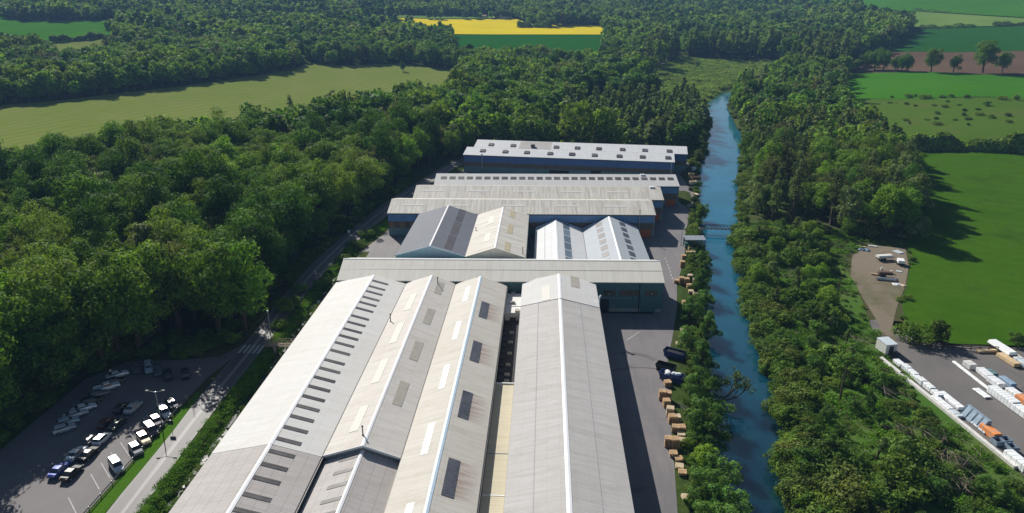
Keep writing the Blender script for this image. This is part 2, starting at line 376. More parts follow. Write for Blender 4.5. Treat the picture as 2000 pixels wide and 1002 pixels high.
def leaf_mat(name, cols, trans=.36, spread=.34):
    kr = 1.1 if name in ('leaf_olive', 'leaf_brown', 'leaf_grey', 'leaf_reed', 'leaf_osier') else 1.36; cols = [(c[0] * kr, c[1] * 1.22, c[2] * 1.1) for c in cols]
    n = NT(name)
    oi = n.n('ShaderNodeObjectInfo'); geo = n.n('ShaderNodeNewGeometry')
    k = len(cols); c = n.ramp(oi.outputs['Random'], [(i / max(1, k - 1), q) for i, q in enumerate(cols)])
    isl = n.math('MULTIPLY', n.math('MULTIPLY_ADD', geo.outputs['Random Per Island'], spread * 2, 1 - spread), n.mr(n.noise(n.coord(), .42, 2, .5), .3, .7, .72, 1.28))
    hs = n.n('ShaderNodeHueSaturation'); n.set(hs.inputs['Color'], c); n.set(hs.inputs['Value'], n.math('MULTIPLY', isl, n.math('MULTIPLY_ADD', n.math('FRACT', n.math('MULTIPLY', oi.outputs['Random'], 13.7)), .62, .74)))
    r2 = n.math('FRACT', n.math('MULTIPLY', geo.outputs['Random Per Island'], 7.31)); n.set(hs.inputs['Hue'], n.math('MULTIPLY_ADD', r2, .03, .485))
    d = n.n('ShaderNodeBsdfPrincipled'); n.set(d.inputs['Base Color'], hs.outputs[0]); d.inputs['Roughness'].default_value = .7; d.inputs['Specular IOR Level'].default_value = .10
    tr = n.n('ShaderNodeBsdfTranslucent'); n.set(tr.inputs[0], n.mix(1., hs.outputs[0], (1.25, 1.15, .55), 'MULTIPLY'))
    mx = n.n('ShaderNodeMixShader'); mx.inputs[0].default_value = trans
    n.t.links.new(d.outputs[0], mx.inputs[1]); n.t.links.new(tr.outputs[0], mx.inputs[2]); n.t.links.new(mx.outputs[0], n.out.inputs[0]); M[name] = n.m
leaf_mat('leaf_dark', [(.038, .110, .018), (.050, .130, .020), (.060, .140, .022)])
leaf_mat('leaf_mid', [(.070, .165, .022), (.085, .180, .024), (.100, .195, .028)])
leaf_mat('leaf_bright', [(.120, .235, .028), (.105, .225, .026), (.140, .245, .034)])
leaf_mat('leaf_olive', [(.128, .190, .030), (.145, .200, .034), (.112, .182, .028)])
leaf_mat('leaf_willow', [(.105, .170, .068), (.125, .185, .078), (.095, .160, .060)])
leaf_mat('leaf_brown', [(.115, .130, .050), (.120, .145, .050), (.108, .112, .054)])
leaf_mat('leaf_grey', [(.120, .165, .062), (.138, .178, .068), (.108, .152, .054)])
leaf_mat('leaf_osier', [(.085, .160, .036), (.105, .180, .042), (.075, .150, .032)])
leaf_mat('leaf_scrub', [(.055, .135, .022), (.085, .170, .026), (.110, .185, .032), (.068, .145, .032), (.120, .165, .044)])
leaf_mat('leaf_verge', [(.075, .19, .014), (.095, .22, .018), (.06, .16, .014)])
leaf_mat('leaf_reed', [(.14, .22, .055), (.165, .23, .065), (.175, .215, .075)])

# ------------------------------------------------------------------ the ground sheet and what is laid on it
def grow(a, b, lo, hi, step, k=1.085):
    mid = list(np.arange(a, b + .01, step)); L = []; x, s = a, step
    while x > lo: s *= k; x -= s; L.append(x)
    Rr = []; x, s = mid[-1], step
    while x < hi: s *= k; x += s; Rr.append(x)
    return np.array(L[::-1] + mid + Rr)
xs = np.unique(np.concatenate([grow(-100, 180, -4200, 4200, 3.2), np.arange(-58, -51, .7)])); ys = grow(40, 620, -350, 6200, 3.6)
XX, YY = np.meshgrid(xs, ys); ZZ = terr(XX, YY)
nx, ny = len(xs), len(ys)
idx = np.arange(nx * ny).reshape(ny, nx)
fq = np.stack([idx[:-1, :-1], idx[:-1, 1:], idx[1:, 1:], idx[1:, :-1]], -1).reshape(-1, 4)
me = bpy.data.meshes.new('ground'); me.from_pydata(np.stack([XX, YY, ZZ], -1).reshape(-1, 3).tolist(), [], fq.tolist()); me.materials.append(M['ground'])
me.polygons.foreach_set('use_smooth', [True] * len(fq)); me.update()
go = bpy.data.objects.new('ground', me); col.objects.link(go); tag(go, kind='structure')

import bmesh
def sheet(name, poly, mat, off, step=25., flat=None):
    bm = bmesh.new(); a = sum(poly[i][0] * poly[(i + 1) % len(poly)][1] - poly[(i + 1) % len(poly)][0] * poly[i][1] for i in range(len(poly)))
    if a < 0: poly = poly[::-1]
    f = bm.faces.new([bm.verts.new((x, y, 0)) for x, y in poly]); bmesh.ops.triangulate(bm, faces=[f])
    px = [p[0] for p in poly]; py = [p[1] for p in poly]
    if step:
        for k in range(int(min(px) // step) + 1, int(max(px) // step) + 1):
            bmesh.ops.bisect_plane(bm, geom=bm.verts[:] + bm.edges[:] + bm.faces[:], plane_co=(k * step, 0, 0), plane_no=(1, 0, 0))
        for k in range(int(min(py) // step) + 1, int(max(py) // step) + 1):
            bmesh.ops.bisect_plane(bm, geom=bm.verts[:] + bm.edges[:] + bm.faces[:], plane_co=(0, k * step, 0), plane_no=(0, 1, 0))
    for v in bm.verts: v.co.z = flat if flat is not None else float(terr(v.co.x, v.co.y)) + off
    me = bpy.data.meshes.new(name); bm.to_mesh(me); bm.free(); me.materials.append(M[mat])
    me.polygons.foreach_set('use_smooth', [True] * len(me.polygons))
    o = bpy.data.objects.new(name, me); col.objects.link(o); return tag(o, kind='structure')
def ribbon(name, pts, widths, mat, off, step=4., kind='structure'):
    """a strip along a centre line, u across and v along"""
    P = [Vector((x, y)) for x, y in pts]; L = [0]
    for a, b in zip(P[:-1], P[1:]): L.append(L[-1] + (b - a).length)
    n = max(2, int(L[-1] / step)); mb = MB(); prev = None
    q = np.linspace(0, L[-1], n + 1); X = np.interp(q, L, [p.x for p in P]); Y = np.interp(q, L, [p.y for p in P]); W = np.interp(q, L, widths)
    kk = np.ones(5) / 5
    if n > 12:
        X = np.convolve(np.pad(X, 2, mode='reflect', reflect_type='odd'), kk, 'valid'); Y = np.convolve(np.pad(Y, 2, mode='reflect', reflect_type='odd'), kk, 'valid')
    tx, ty = np.gradient(X), np.gradient(Y); l = np.hypot(tx, ty); tx, ty = tx / l, ty / l
    Lx, Ly, Rx, Ry = X - ty * -W / 2 * -1, Y + tx * W / 2, X + ty * W / 2, Y - tx * W / 2
    for i in range(n):
        a, b, c, d = (Lx[i], Ly[i]), (Rx[i], Ry[i]), (Rx[i + 1], Ry[i + 1]), (Lx[i + 1], Ly[i + 1])
        z = [float(terr(*p)) + off for p in (a, b, c, d)]
        mb.poly([(*p, h) for p, h in zip((a, b, c, d), z)], [(0, q[i]), (W[i], q[i]), (W[i + 1], q[i + 1]), (0, q[i + 1])])
    o = mb.build(name, mat, smooth=True); return tag(o, kind=kind)

px_ = lambda pts, dz=0.: [att(a, b, dz) for a, b in pts]
HAY = px_([(-260, 232), (0, 206), (130, 195), (350, 169), (500, 148), (585, 133), (600, 121), (650, 129), (720, 126), (790, 124), (850, 133), (903, 141)]) + px_([(908, 147), (840, 164), (700, 184), (560, 205), (400, 228), (260, 250), (130, 263), (0, 283), (-260, 320)], 14)
GREENL = px_([(-200, 30), (0, 31), (40, 42), (235, 40), (240, 62), (200, 72), (100, 79)]) + px_([(20, 66), (-200, 80)], 14)
STRIPL = px_([(95, 88), (190, 75), (215, 80)]) + px_([(190, 88), (110, 100)], 14)
GREENC = px_([(880, 68), (1180, 69)]) + px_([(1176, 96), (1100, 97), (990, 97), (890, 90)], 14)
RAPE = px_([(775, 36), (1005, 37), (1032, 46), (1075, 54), (1181, 50), (1181, 68.5), (880, 67.5), (770, 45)])
FARL = px_([(440, 8), (520, 11), (650, 18), (655, 26), (560, 22), (470, 14)])
FARB = px_([(700, 27), (800, 30), (1000, 33), (1000, 36), (775, 36), (690, 33)])
MARSH = px_([(1290, 135), (1330, 112), (1400, 118), (1500, 119), (1560, 130), (1490, 165), (1440, 172), (1395, 190), (1372, 210), (1300, 190), (1240, 175)])
RLEFT = px_([(1640, 1), (1700, 12), (1760, 24), (1797, 42), (1752, 62), (1690, 92), (1656, 108), (1650, 140), (1656, 178), (1690, 205), (1722, 222), (1785, 256), (1797, 300), (1796, 345), (1812, 375), (1824, 400), (1800, 445), (1775, 480)], 13)
OPENR = RLEFT + [(86, 196), (83, 178), (74, 160), (70, 138), (70, 92), (70, 60), (420, 60), (3000, 1400), (3000, 2500), (900, 2500)]
MEADOW = px_([(1797, 297), (1900, 296), (2000, 299), (2300, 306), (2300, 660), (2000, 676), (1860, 672), (1775, 650), (1762, 600), (1775, 540), (1782, 500), (1770, 470)]) + px_([(1790, 430), (1812, 395), (1790, 350)], 6)
PASTURE = px_([(1660, 193), (1760, 194), (1900, 192), (2000, 191), (2300, 190), (2300, 300), (2000, 294), (1790, 290), (1700, 240)])
CROPR1 = px_([(1630, 141), (1760, 142), (1900, 145), (2000, 148), (2300, 155), (2300, 191), (2000, 192), (1780, 194), (1620, 192)])
PLOUGH = px_([(1620, 112), (1700, 105), (1850, 103), (2000, 100), (2300, 95), (2300, 155), (2000, 148), (1900, 145), (1760, 142), (1620, 141)])
CROPR2 = px_([(1640, 108), (1700, 80), (1790, 58), (1900, 54), (2000, 51), (2300, 45), (2300, 95), (2000, 100), (1850, 103), (1700, 105)])
PALE1 = px_([(1770, 54), (1790, 24), (1860, 28), (2000, 37), (2300, 50), (2300, 46), (2000, 50), (1900, 53)])
PALE2 = px_([(1560, 0.5), (1650, -3), (1800, -3), (2000, -3), (2300, -2), (2300, 46), (2000, 36), (1860, 27), (1760, 23), (1650, 8)])
for nm, pl, mt, of, st in (('hay_field', HAY, 'hay', .12, 12), ('wheat_field', GREENL, 'crop_green', .5, 30), ('grass_field', STRIPL, 'hay', .3, 20), ('barley_field', GREENC, 'wheat_dark', .5, 30), ('rapeseed_field', RAPE, 'rape', .8, 40), ('far_field', FARL, 'crop_green', 1.2, 80), ('far_meadow', FARB, 'pale_crop', 1.4, 60),
                           ('marsh', MARSH, 'marsh', .10, 10), ('meadow', MEADOW, 'meadow', .10, 7), ('pasture', PASTURE, 'pasture', .14, 10), ('crop_field', CROPR1, 'crop_green', .2, 14), ('ploughed_field', PLOUGH, 'plough', .3, 18), ('sugar_beet_field', CROPR2, 'crop_blue', .45, 24), ('cereal_field', PALE1, 'pale_crop', .8, 40), ('hill_field', PALE2, 'crop_green', 1.2, 60)):
    sheet(nm, pl, mt, of, st)
# roads
RC = [(-58.6, 30), (-59.0, 60), (-59.6, 80), (-60.2, 94), (-60.5, 106), (-60.7, 118), (-60.6, 131), (-61.2, 147), (-60.9, 177), (-58.7, 203), (-52.3, 248), (-39.5, 303), (-25, 350), (9.4, 412), (34, 480), (60, 560), (89, 655), (120, 745), (150, 835), (168, 900), (190, 1000)]
ribbon('road', RC, [4.7] * 8 + [5.5, 6.0] + [6] * 11, 'road', .05)
sheet('parking_area', [(-64.9, 60), (-64.9, 109), (-64.7, 118), (-63.2, 126), (-62.8, 133), (-66, 127), (-72, 125.5), (-83.5, 124), (-88, 117), (-88, 60)], 'asphalt', .03, 6)
sheet('grass_verge', [(-64.4, 60), (-64.4, 108), (-63.9, 113.5), (-63.1, 112), (-62.4, 100), (-62.2, 90), (-62, 60)], 'verge', .07, 5)
sheet('roadside_grass', [(-56.9, 60), (-57.5, 94), (-57.9, 118), (-57.6, 132), (-57.7, 150), (-57.4, 177), (-54.6, 205), (-47, 247), (-44, 246), (-49, 215), (-52.2, 204), (-53.9, 180), (-55.2, 150), (-55.2, 60)], 'verge', .06, 1.5)
sheet('bank_grass', [(-54.3, 60), (-54.3, 178), (-51, 178), (-47.8, 151), (-47.8, 60)], 'slope_grass', .07, 1.5)
YARD = [(12, 50), (12, 152), (26, 152), (26, 172), (-40, 172), (-50.5, 172), (-52.6, 190), (-49.5, 206), (-46, 232), (-37, 270), (-34.5, 292), (-20, 322), (40, 322), (63.5, 312), (63, 290), (53, 245), (45, 215), (40.5, 192), (34.4, 169), (32.2, 156), (28.5, 140), (26, 130.5), (23.2, 111), (21.5, 96), (20.0, 84), (18, 50)]
sheet('factory_yard', YARD, 'yard_asphalt', .03, 8)
DEPOT = [(74.6, 150.5), (77.4, 151.5), (80.5, 141), (87, 139), (101, 138.5), (120, 140), (140, 60), (74, 60), (75, 95), (73.2, 110), (71.4, 124), (71.6, 131.4), (72.2, 140)]
sheet('depot_yard', DEPOT, 'depot_asphalt', .04, 6)
TRACK = [at(*q) for q in ((1722, 662), (1752, 668), (1742, 640), (1752, 600), (1768, 560), (1775, 520), (1768, 486), (1700, 478), (1664, 500), (1660, 545), (1690, 590), (1716, 632))]
sheet('dirt_track', TRACK, 'dirt', .05, 4)
sheet('bank_scrub_grass', [(36, 50), (39, 86), (44, 106), (47, 121), (52, 148), (58, 173), (63, 205), (70, 222), (86, 205), (80, 170), (74.5, 150), (71, 138), (71, 124), (72.8, 110), (74.5, 95), (73.6, 60)], 'scrub_grass', .08, 4)
for k_, (cx_, cy_, r_, a0, a1) in enumerate(((17.2, 128.0, 6.0, .3, 1.9), (17.6, 128.2, 6.3, .3, 1.7), (20, 120, 9, 1.2, 2.3), (15, 108, 12, -.4, .6), (15.4, 108, 12.4, -.4, .7), (38, 196, 14, 2.4, 3.4))):
    ribbon('tyre_mark', [(cx_ + r_ * math.cos(a0 + (a1 - a0) * t / 10), cy_ + r_ * .7 * math.sin(a0 + (a1 - a0) * t / 10)) for t in range(11)], [.22] * 11, 'tyre_dust', .045, .8)
# water
wl = np.array(LY[1:16]); 
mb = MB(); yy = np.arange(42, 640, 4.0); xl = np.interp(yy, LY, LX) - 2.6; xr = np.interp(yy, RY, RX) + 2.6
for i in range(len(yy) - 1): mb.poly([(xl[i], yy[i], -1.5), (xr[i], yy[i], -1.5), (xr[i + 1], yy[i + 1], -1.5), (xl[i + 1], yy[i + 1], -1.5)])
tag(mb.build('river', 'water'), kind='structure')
mb = MB()
SIDE = [att(1303, 152), att(1312, 148), att(1328, 140), att(1340, 133)]
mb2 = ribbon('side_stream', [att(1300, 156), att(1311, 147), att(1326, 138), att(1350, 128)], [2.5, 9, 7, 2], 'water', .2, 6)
# the little stream in the ditch
ribbon('ditch_water', [(-54.6, 60), (-54.6, 178)], [.9, .9], 'ditch_mud', .18, 5)
# painted markings
mb = MB()
for k in range(5):
    x = -62.9 + k * 1.0; mb.poly([(x, 128.6, .062), (x + .5, 128.6, .062), (x + .5, 132.4, .062), (x, 132.4, .062)])
tag(mb.build('zebra_crossing', 'paint_white'), kind='structure')
mb = MB(); a = at(243, 868); b = at(259, 892); dx, dy = b[0] - a[0], b[1] - a[1]; l = math.hypot(dx, dy); dx, dy = dx / l, dy / l
pdx, pdy = -dy, dx
for k in (-4, -2, -1, 0, 1, 2, 4):
    yb = 92 + k * 2.75; x0, y0 = -69.6, yb + 2.2
    p = [(x0, y0), (x0 + dx * 5.0, y0 + dy * 5.0)]
    mb.poly([(p[0][0], p[0][1], .05), (p[0][0] + .12, p[0][1] + .1, .05), (p[1][0] + .12, p[1][1] + .1, .05), (p[1][0], p[1][1], .05)])
tag(mb.build('parking_marking', 'paint_white'), kind='structure')
mb = MB()
for q in range(8):
    x, y = at(1225 + q * 3.2, 664 - q * 2.1); mb.obox((x, y, .045), (.5, .28, .01), .7)
for q in range(7):
    x, y = at(1300 + q * 2.2, 505 + q * 6.5); mb.obox((x, y, .045), (.22, 1.6, .01), -.25)
tag(mb.build('yard_marking', 'paint_white'), kind='structure')
# ------------------------------------------------------------------ halls
class Hall:
    """local frame: y along the ridge, x across it (ridge at x = 0)"""
    def __init__(s, label, loc, rz, tl, tr, length, zl, zr, zt, walls, roof_parts, name='factory_hall', cat='factory hall', group=None, ridge='trim_white', eave=.25, ridge_w=.28, gutter=None, gable_mat=None, fascia=None, back_ext=0.):
        s.root = empty(name, (loc[0], loc[1], 0), rz, label, cat, group)
        s.tl, s.tr, s.L, s.zl, s.zr, s.zt, s.e = tl, tr, length, zl, zr, zt, eave
        x0, x1 = -tl + .12, tr - .12
        for nm, z0, z1, m in walls:
            mb = MB(); top = z1 is None
            zA, zB = (zl - .2, zr - .2) if top else (z1, z1)
            mb.poly([(x0, 0, z0), (x0, 0, zA), (x0, length, zA), (x0, length, z0)], [(0, z0), (0, zA), (length, zA), (length, z0)])
            mb.poly([(x1, length, z0), (x1, length, zB), (x1, 0, zB), (x1, 0, z0)], [(0, z0), (0, zB), (length, zB), (length, z0)])
            for yy in (0, length):
                pts = [(x0, yy, z0), (x1, yy, z0), (x1, yy, zB)] + ([(0, yy, zt - .2)] if top else []) + [(x0, yy, zA)]
                if yy: pts = pts[::-1]
                mb.poly(pts, [(p[0], p[2]) for p in pts])
            mb.build(nm, m, s.root)
        s.roofs = []
        for nm, y0, y1, m, dz in roof_parts:
            mb = MB()
            a0 = y0 - (eave if y0 == 0 else 0); a1 = y1 + (eave if y1 == length else 0)
            zlo = lambda sd: (zl if sd < 0 else zr)
            tlx, trx = -tl, tr
            # left slope, seen from above counter-clockwise; u along the ridge
            mb.slab([(tlx, a1, zl + dz), (tlx, a0, zl + dz), (0, a0, zt + dz), (0, a1, zt + dz)], .16)
            mb.slab([(trx, a0, zr + dz), (trx, a1, zr + dz), (0, a1, zt + dz), (0, a0, zt + dz)], .16)
            r = mb.build(nm, m, s.root)
            s.roofs.append((y0, y1, r, dz))
            if ridge:
                mb = MB(); w = ridge_w; kl = (zt - zl) / tl * w; kr = (zt - zr) / tr * w
                mb.poly([(-w, a0 - .03, zt + dz + .05 - kl), (0, a0 - .03, zt + dz + .07), (0, a1 + .03, zt + dz + .07), (-w, a1 + .03, zt + dz + .05 - kl)])
                mb.poly([(0, a0 - .03, zt + dz + .07), (w, a0 - .03, zt + dz + .05 - kr), (w, a1 + .03, zt + dz + .05 - kr), (0, a1 + .03, zt + dz + .07)])
                mb.build('ridge_cap', ridge, r)
        if fascia:
            mb = MB()
            for yy in ([-eave - .03] if fascia != 'trim_both' else [-eave - .03, length + eave + .03]):
                for (xa, za, xb, zb) in ((-tl, zl, 0, zt), (0, zt, tr, zr)):
                    mb.hexa([(xa, yy - .06, za - .26), (xb, yy - .06, zb - .26), (xb, yy, zb - .26), (xa, yy, za - .26)], [(xa, yy - .06, za + .06), (xb, yy - .06, zb + .06), (xb, yy, zb + .06), (xa, yy, za + .06)])
            mb.build('fascia', 'trim_white' if fascia in ('trim_both', True) else fascia, s.root)
        for sd in (gutter or ()):
            mb = MB(); x, z = (-tl, zl) if sd < 0 else (tr, zr)
            mb.box(x - .12 + (-.1 if sd < 0 else .1), x + .12 + (-.1 if sd < 0 else .1), 0, length, z - .30, z - .12); mb.build('gutter', 'gutter_dark', s.root)
    def z(s, x):
        return s.zt - (s.zt - s.zl) * (-x) / s.tl if x < 0 else s.zt - (s.zt - s.zr) * x / s.tr
    def px(s, px, py):
        """photo pixel -> local (x, y) on the roof"""
        z = (s.zl + s.zt) / 2
        for _ in range(12):
            w = at(px, py, z); l = world_to_local(s.root, w); z = .5 * z + .5 * s.z(max(-s.tl, min(s.tr, l[0])))
        return l
    def panel(s, x0, x1, y0, y1, mat, name='skylight', lift=.05, th=.10):
        r = next((q for q in s.roofs if q[0] - .5 <= (y0 + y1) / 2 <= q[1] + .5), s.roofs[0]); dz = r[3] + lift
        mb = MB()
        if x1 <= 0: q = [(x0, y1, s.z(x0) + dz), (x0, y0, s.z(x0) + dz), (x1, y0, s.z(x1) + dz), (x1, y1, s.z(x1) + dz)]
        else: q = [(x1, y0, s.z(x1) + dz), (x1, y1, s.z(x1) + dz), (x0, y1, s.z(x0) + dz), (x0, y0, s.z(x0) + dz)]
        mb.slab(q, th); return mb.build(name, mat, r[2])
    def stain(s, x0, x1, y0, y1):
        r = s.roofs[0]; dz = r[3] + .012; mb = MB()
        q = [(x1, y0, s.z(x1) + dz), (x1, y1, s.z(x1) + dz), (x0, y1, s.z(x0) + dz), (x0, y0, s.z(x0) + dz)]
        L = y1 - y0; W = x1 - x0
        mb.poly(q, [(0, 0), (L, 0), (L, W), (0, W)]); return mb.build('rust_stain', 'rust_stain', r[2])
    def pipe(s, x, y, h, r=.09, mat='metal_dark', elbow=True):
        mb = MB(); z = s.z(x); mb.tube((x, y, z - .1), (x, y, z + h), r, n=7)
        mb.tube((x, y, z + h), (x, y, z + h + .18), r * 2.0, r * .8, n=7)
        if elbow: mb.tube((x, y, z - .02), (x, y, z + .12), r * 2.2, r * 1.6, n=7)
        return mb.build('flue_pipe', mat, s.root)
    def box(s, name, x0, x1, y0, y1, z0, z1, mat):
        mb = MB(); mb.box(x0, x1, y0, y1, z0, z1); return mb.build(name, mat, s.root)

FG = 'parallel front halls of the factory'
# --- front hall with the row of dark strip skylights
h1 = Hall('large white gabled hall with narrow dark strip skylights, nearest the roadside ditch', (-38.8, 56), 0, 9.0, 7.3, 94.6, 7, 7, 9.0,
          [('wall', 0, None, 'cream_clad')], [('old_roof', 0, 29.2, 'roof_fibre', 0), ('roof', 29.2, 94.6, 'roof_white', .03)], group=FG, gutter=(1,), ridge_w=.32)
tag(next(r[2] for r in h1.roofs if r[0] == 0), 'older grey fibre cement part of the roof')
pz = [500 + q / 4 for q in (187, 230, 268, 312, 353, 398, 458, 508, 560, 613, 668, 728, 803, 868, 938)] + [750 + q / 3.976 for q in (10, 85, 160, 240, 325, 415, 510, 610, 715, 845)]
rx = lambda y: np.interp(y, [537, 600, 750, 911, 1002], [730, 690, 600, 500, 447])
for q in pz:
    l = h1.px(float(rx(q)) + 3, q + 1)
    h1.panel(.35, 3.9, l[1] - .42, l[1] + .42, 'sky_dark')
for k in (1, 2): h1.panel(.35, 3.9, l[1] - 2.95 * k - .45, l[1] - 2.95 * k + .45, 'sky_dark')
# --- second front hall: higher rear part, lower older front part
h2 = Hall('cream gabled hall with tan translucent skylights, its open gable end above the older lower roof', (-25.4, 86.0), 0, 6.0, 5.4, 65.0, 7, 7, 8.98,
          [('wall', 0, None, 'white_clad')], [('roof', 0, 65.0, 'roof_cream', 0)], group=FG, gutter=(1,), fascia='trim_white', eave=.5)
for (x0, x1, y0, y1) in ((1395, 1465, 200, 300), (1300, 1390, 405, 535), (1195, 1300, 660, 820)):
    a = h2.px(500 + (x0 + x1) / 8, 500 + y0 / 4); b = h2.px(500 + (x0 + x1) / 8, 500 + y1 / 4); h2.panel(1.7, 3.2, b[1], a[1], 'tan_panel')
h2.panel(1.7, 3.2, *sorted((h2.px(776, 792)[1], h2.px(790, 746)[1])), 'tan_panel')
for (x0, x1, y0, y1) in ((1180, 1270, 300, 410), (1060, 1150, 530, 670), (920, 1025, 815, 980), (950, 950, 0, 0)):
    if y1: a = h2.px(500 + (x0 + x1) / 8, 500 + y0 / 4); b = h2.px(500 + (x0 + x1) / 8, 500 + y1 / 4); h2.panel(-3.3, -1.9, b[1], a[1], 'cream_panel')
h2.panel(-3.3, -1.9, *sorted((h2.px(694, 842)[1], h2.px(712, 793)[1])), 'cream_panel')
for (px, py, h) in ((855, 554, 1.5), (763, 628, 1.6), (709, 850, 1.5)):
    l = h2.px(px, py); h2.pipe(l[0], l[1], h)
h2b = Hall('low older grey pink hall in front, with dark strip skylights beside its ridge', (-25.5, 56), 0, 5.8, 5.5, 29.6, 6.1, 6.1, 8.1,
           [('wall', 0, None, 'cream_clad')], [('roof', 0, 29.6, 'roof_fibre', 0)], group=FG, gutter=(1,), eave=0.0)
for q in (548, 650, 760, 875, 990):
    yv = 750 + q / 3.976; l = h2b.px(float(np.interp(yv, [880, 1002], [704, 653])), yv + 2); h2b.panel(-3.2, -.4, l[1] - .4, l[1] + .4, 'sky_dark')
for k in (1, 2): h2b.panel(-3.2, -.4, l[1] - 2.7 * k - .4, l[1] - 2.7 * k + .4, 'sky_dark')
# --- third front hall
h3 = Hall('ivory gabled hall with white skylights on one slope and rust-streaked dark ones on the other', (-14.1, 56), 0, 5.85, 6.1, 95.2, 6.9, 6.7, 8.95,
          [('wall', 0, None, 'cream_clad')], [('roof', 0, 95.2, 'roof_ivory', 0)], group=FG, ridge='trim_blue', ridge_w=.34, gutter=(1,))
Z2 = lambda x, y: (500 + x / 4, 500 + y / 4)
Z6 = lambda x, y: (500 + x / 3.976, 750 + y / 3.976)
for (p, q) in ((Z2(1670, 240), Z2(1640, 350)), (Z2(1595, 510), Z2(1555, 650)), (Z2(1500, 850), Z6(1448, 32)), (Z6(1370, 305), Z6(1310, 545)), (Z6(1212, 925), Z6(1160, 1130))):
    a, b = h3.px(*p), h3.px(*q); h3.panel(-2.9, -1.9, b[1], a[1], 'white_panel')
for (p, q) in ((Z2(1800, 365), Z2(1785, 490)), (Z2(1738, 672), Z2(1715, 830)), (Z6(1650, 62), Z6(1617, 272)), (Z6(1550, 588), Z6(1500, 882))):
    a, b = h3.px(*p), h3.px(*q); h3.panel(1.35, 3.0, b[1], a[1], 'sky_navy'); h3.stain(3.0, 5.9, b[1] + .1, a[1] - .1)
# --- fourth front hall
h4 = Hall('wide pale grey gabled hall running beside the long shaded strip of the yard', (3.95, 56), 0, 8.45, 8.5, 97.0, 7, 7, 9.05,
          [('wall', 0, None, 'cream_clad')], [('old_roof', 0, 83.3, 'roof_grey', 0), ('roof', 83.3, 97.0, 'roof_pale', .10)], group=FG, ridge_w=.36, fascia=None)
tag(h4.roofs[0][2], 'older finely ribbed grey part of the roof')
for x in (-4.6, 4.3):
    mb = MB(); mb.slab([(x - .05, 0, h4.z(x) + .03), (x + .05, 0, h4.z(x) + .03), (x + .05, 83.2, h4.z(x) + .03), (x - .05, 83.2, h4.z(x) + .03)], .05); mb.build('sheet_joint', 'metal_grey', h4.roofs[0][2])
a, b = h4.px(1062, 560), h4.px(1058, 589); h4.panel(-3.9, -2.1, b[1], a[1], 'cream_panel')
a, b = h4.px(1121, 541), h4.px(1124, 562); h4.panel(2.6, 4.6, b[1], a[1], 'tan_panel')
mb = MB(); l = (8.45, 152 - 56 - 10); mb.tube((8.55, l[1], 6.6), (8.55, l[1], 8.3), .16, n=8); mb.tube((8.55, l[1], 8.3), (8.9, l[1] + .3, 8.6), .18, .2, n=8); mb.build('flue_pipe', 'trim_white', h4.root)
# --- what fills the slot between the third and the fourth hall
def annexe(label, x0, x1, y0, y1, z, wall, roof, name='flat_roof_annexe'):
    r = empty(name, ((x0 + x1) / 2, y0, 0), 0, label, 'annexe'); w = (x1 - x0) / 2 - .03
    mb = MB(); mb.box(-w, w, 0.03, y1 - y0 - .03, 0, z - .15); mb.build('wall', wall, r)
    mb = MB(); mb.slab([(w, -.05, z), (w, y1 - y0, z), (-w, y1 - y0, z), (-w, -.05, z)], .15); q = mb.build('flat_roof', roof, r); return r, q
r, q = annexe('white flat roofed annexe with brown roof vents at the far end of the narrow slot', -7.95, -4.55, 140.4, 151.0, 5.0, 'white_clad', 'felt_pale')
for (px, py) in ((1003, 572), (1002, 591)):
    w = at(px, py, 5.2); l = world_to_local(r, w); mb = MB(); mb.box(l[0] - .55, l[0] + .45, l[1] - .45, l[1] + .45, 4.95, 5.35); mb.box(l[0] - .4, l[0] + .3, l[1] - .3, l[1] + .3, 5.35, 5.48); mb.build('roof_vent', 'vent_box', r)
mb = MB(); mb.box(.5, 1.45, .25, 1.5, 4.95, 5.3); mb.build('roof_vent', 'tan_panel', r)
mb = MB(); mb.box(-1.65, 1.65, 3.3, 3.36, 4.95, 5.12); mb.build('roof_step', 'trim_white', r)
mb = MB(); mb.box(-.6, .7, -.06, 0, 3.0, 3.9); mb.box(-.5, .6, -.1, -.05, 3.1, 3.8); mb.build('window', 'window_brown', r)
r, q = annexe('dark felt roofed link with a line of small rooflights in the narrow slot', -7.9, -4.6, 110.6, 140.2, 3.2, 'door_dark', 'roof_felt')
for (px, py) in ((999, 649), (997, 668), (995, 690), (992, 712), (990, 731), (989, 744)):
    w = at(px, py, 3.3); l = world_to_local(r, w); mb = MB(); mb.hexa([(l[0] - .5, l[1] - .4, 3.2), (l[0] + .5, l[1] - .4, 3.2), (l[0] + .5, l[1] + .4, 3.2), (l[0] - .5, l[1] + .4, 3.2)], [(l[0] - .35, l[1] - .25, 3.5), (l[0] + .35, l[1] - .25, 3.5), (l[0] + .35, l[1] + .25, 3.5), (l[0] - .35, l[1] + .25, 3.5)]); mb.build('rooflight', 'vent_box', r)
for k in range(9):
    mb = MB(); mb.box(-1.45, -1.1 + .1 * (k % 3), 4 + k * 2.6, 4.5 + k * 2.6, 3.2, 3.5 + .1 * (k % 2)); mb.build('vent_cowl', 'metal_dark', r)
r, q = annexe('beige corrugated flat roofed annexe in the slot, half in shade', -7.9, -4.6, 56, 110.4, 5.0, 'cream_clad', 'roof_beige')
mb = MB(); mb.box(-1.6, 1.6, 54.2, 54.42, 4.9, 5.25); mb.build('parapet', 'trim_white', r)
for yy in (24.3, 33.9):
    mb = MB(); mb.box(-1.58, 1.58, yy, yy + .14, 4.97, 5.06); mb.build('sheet_joint', 'metal_grey' if yy > 30 else 'white_panel', r)
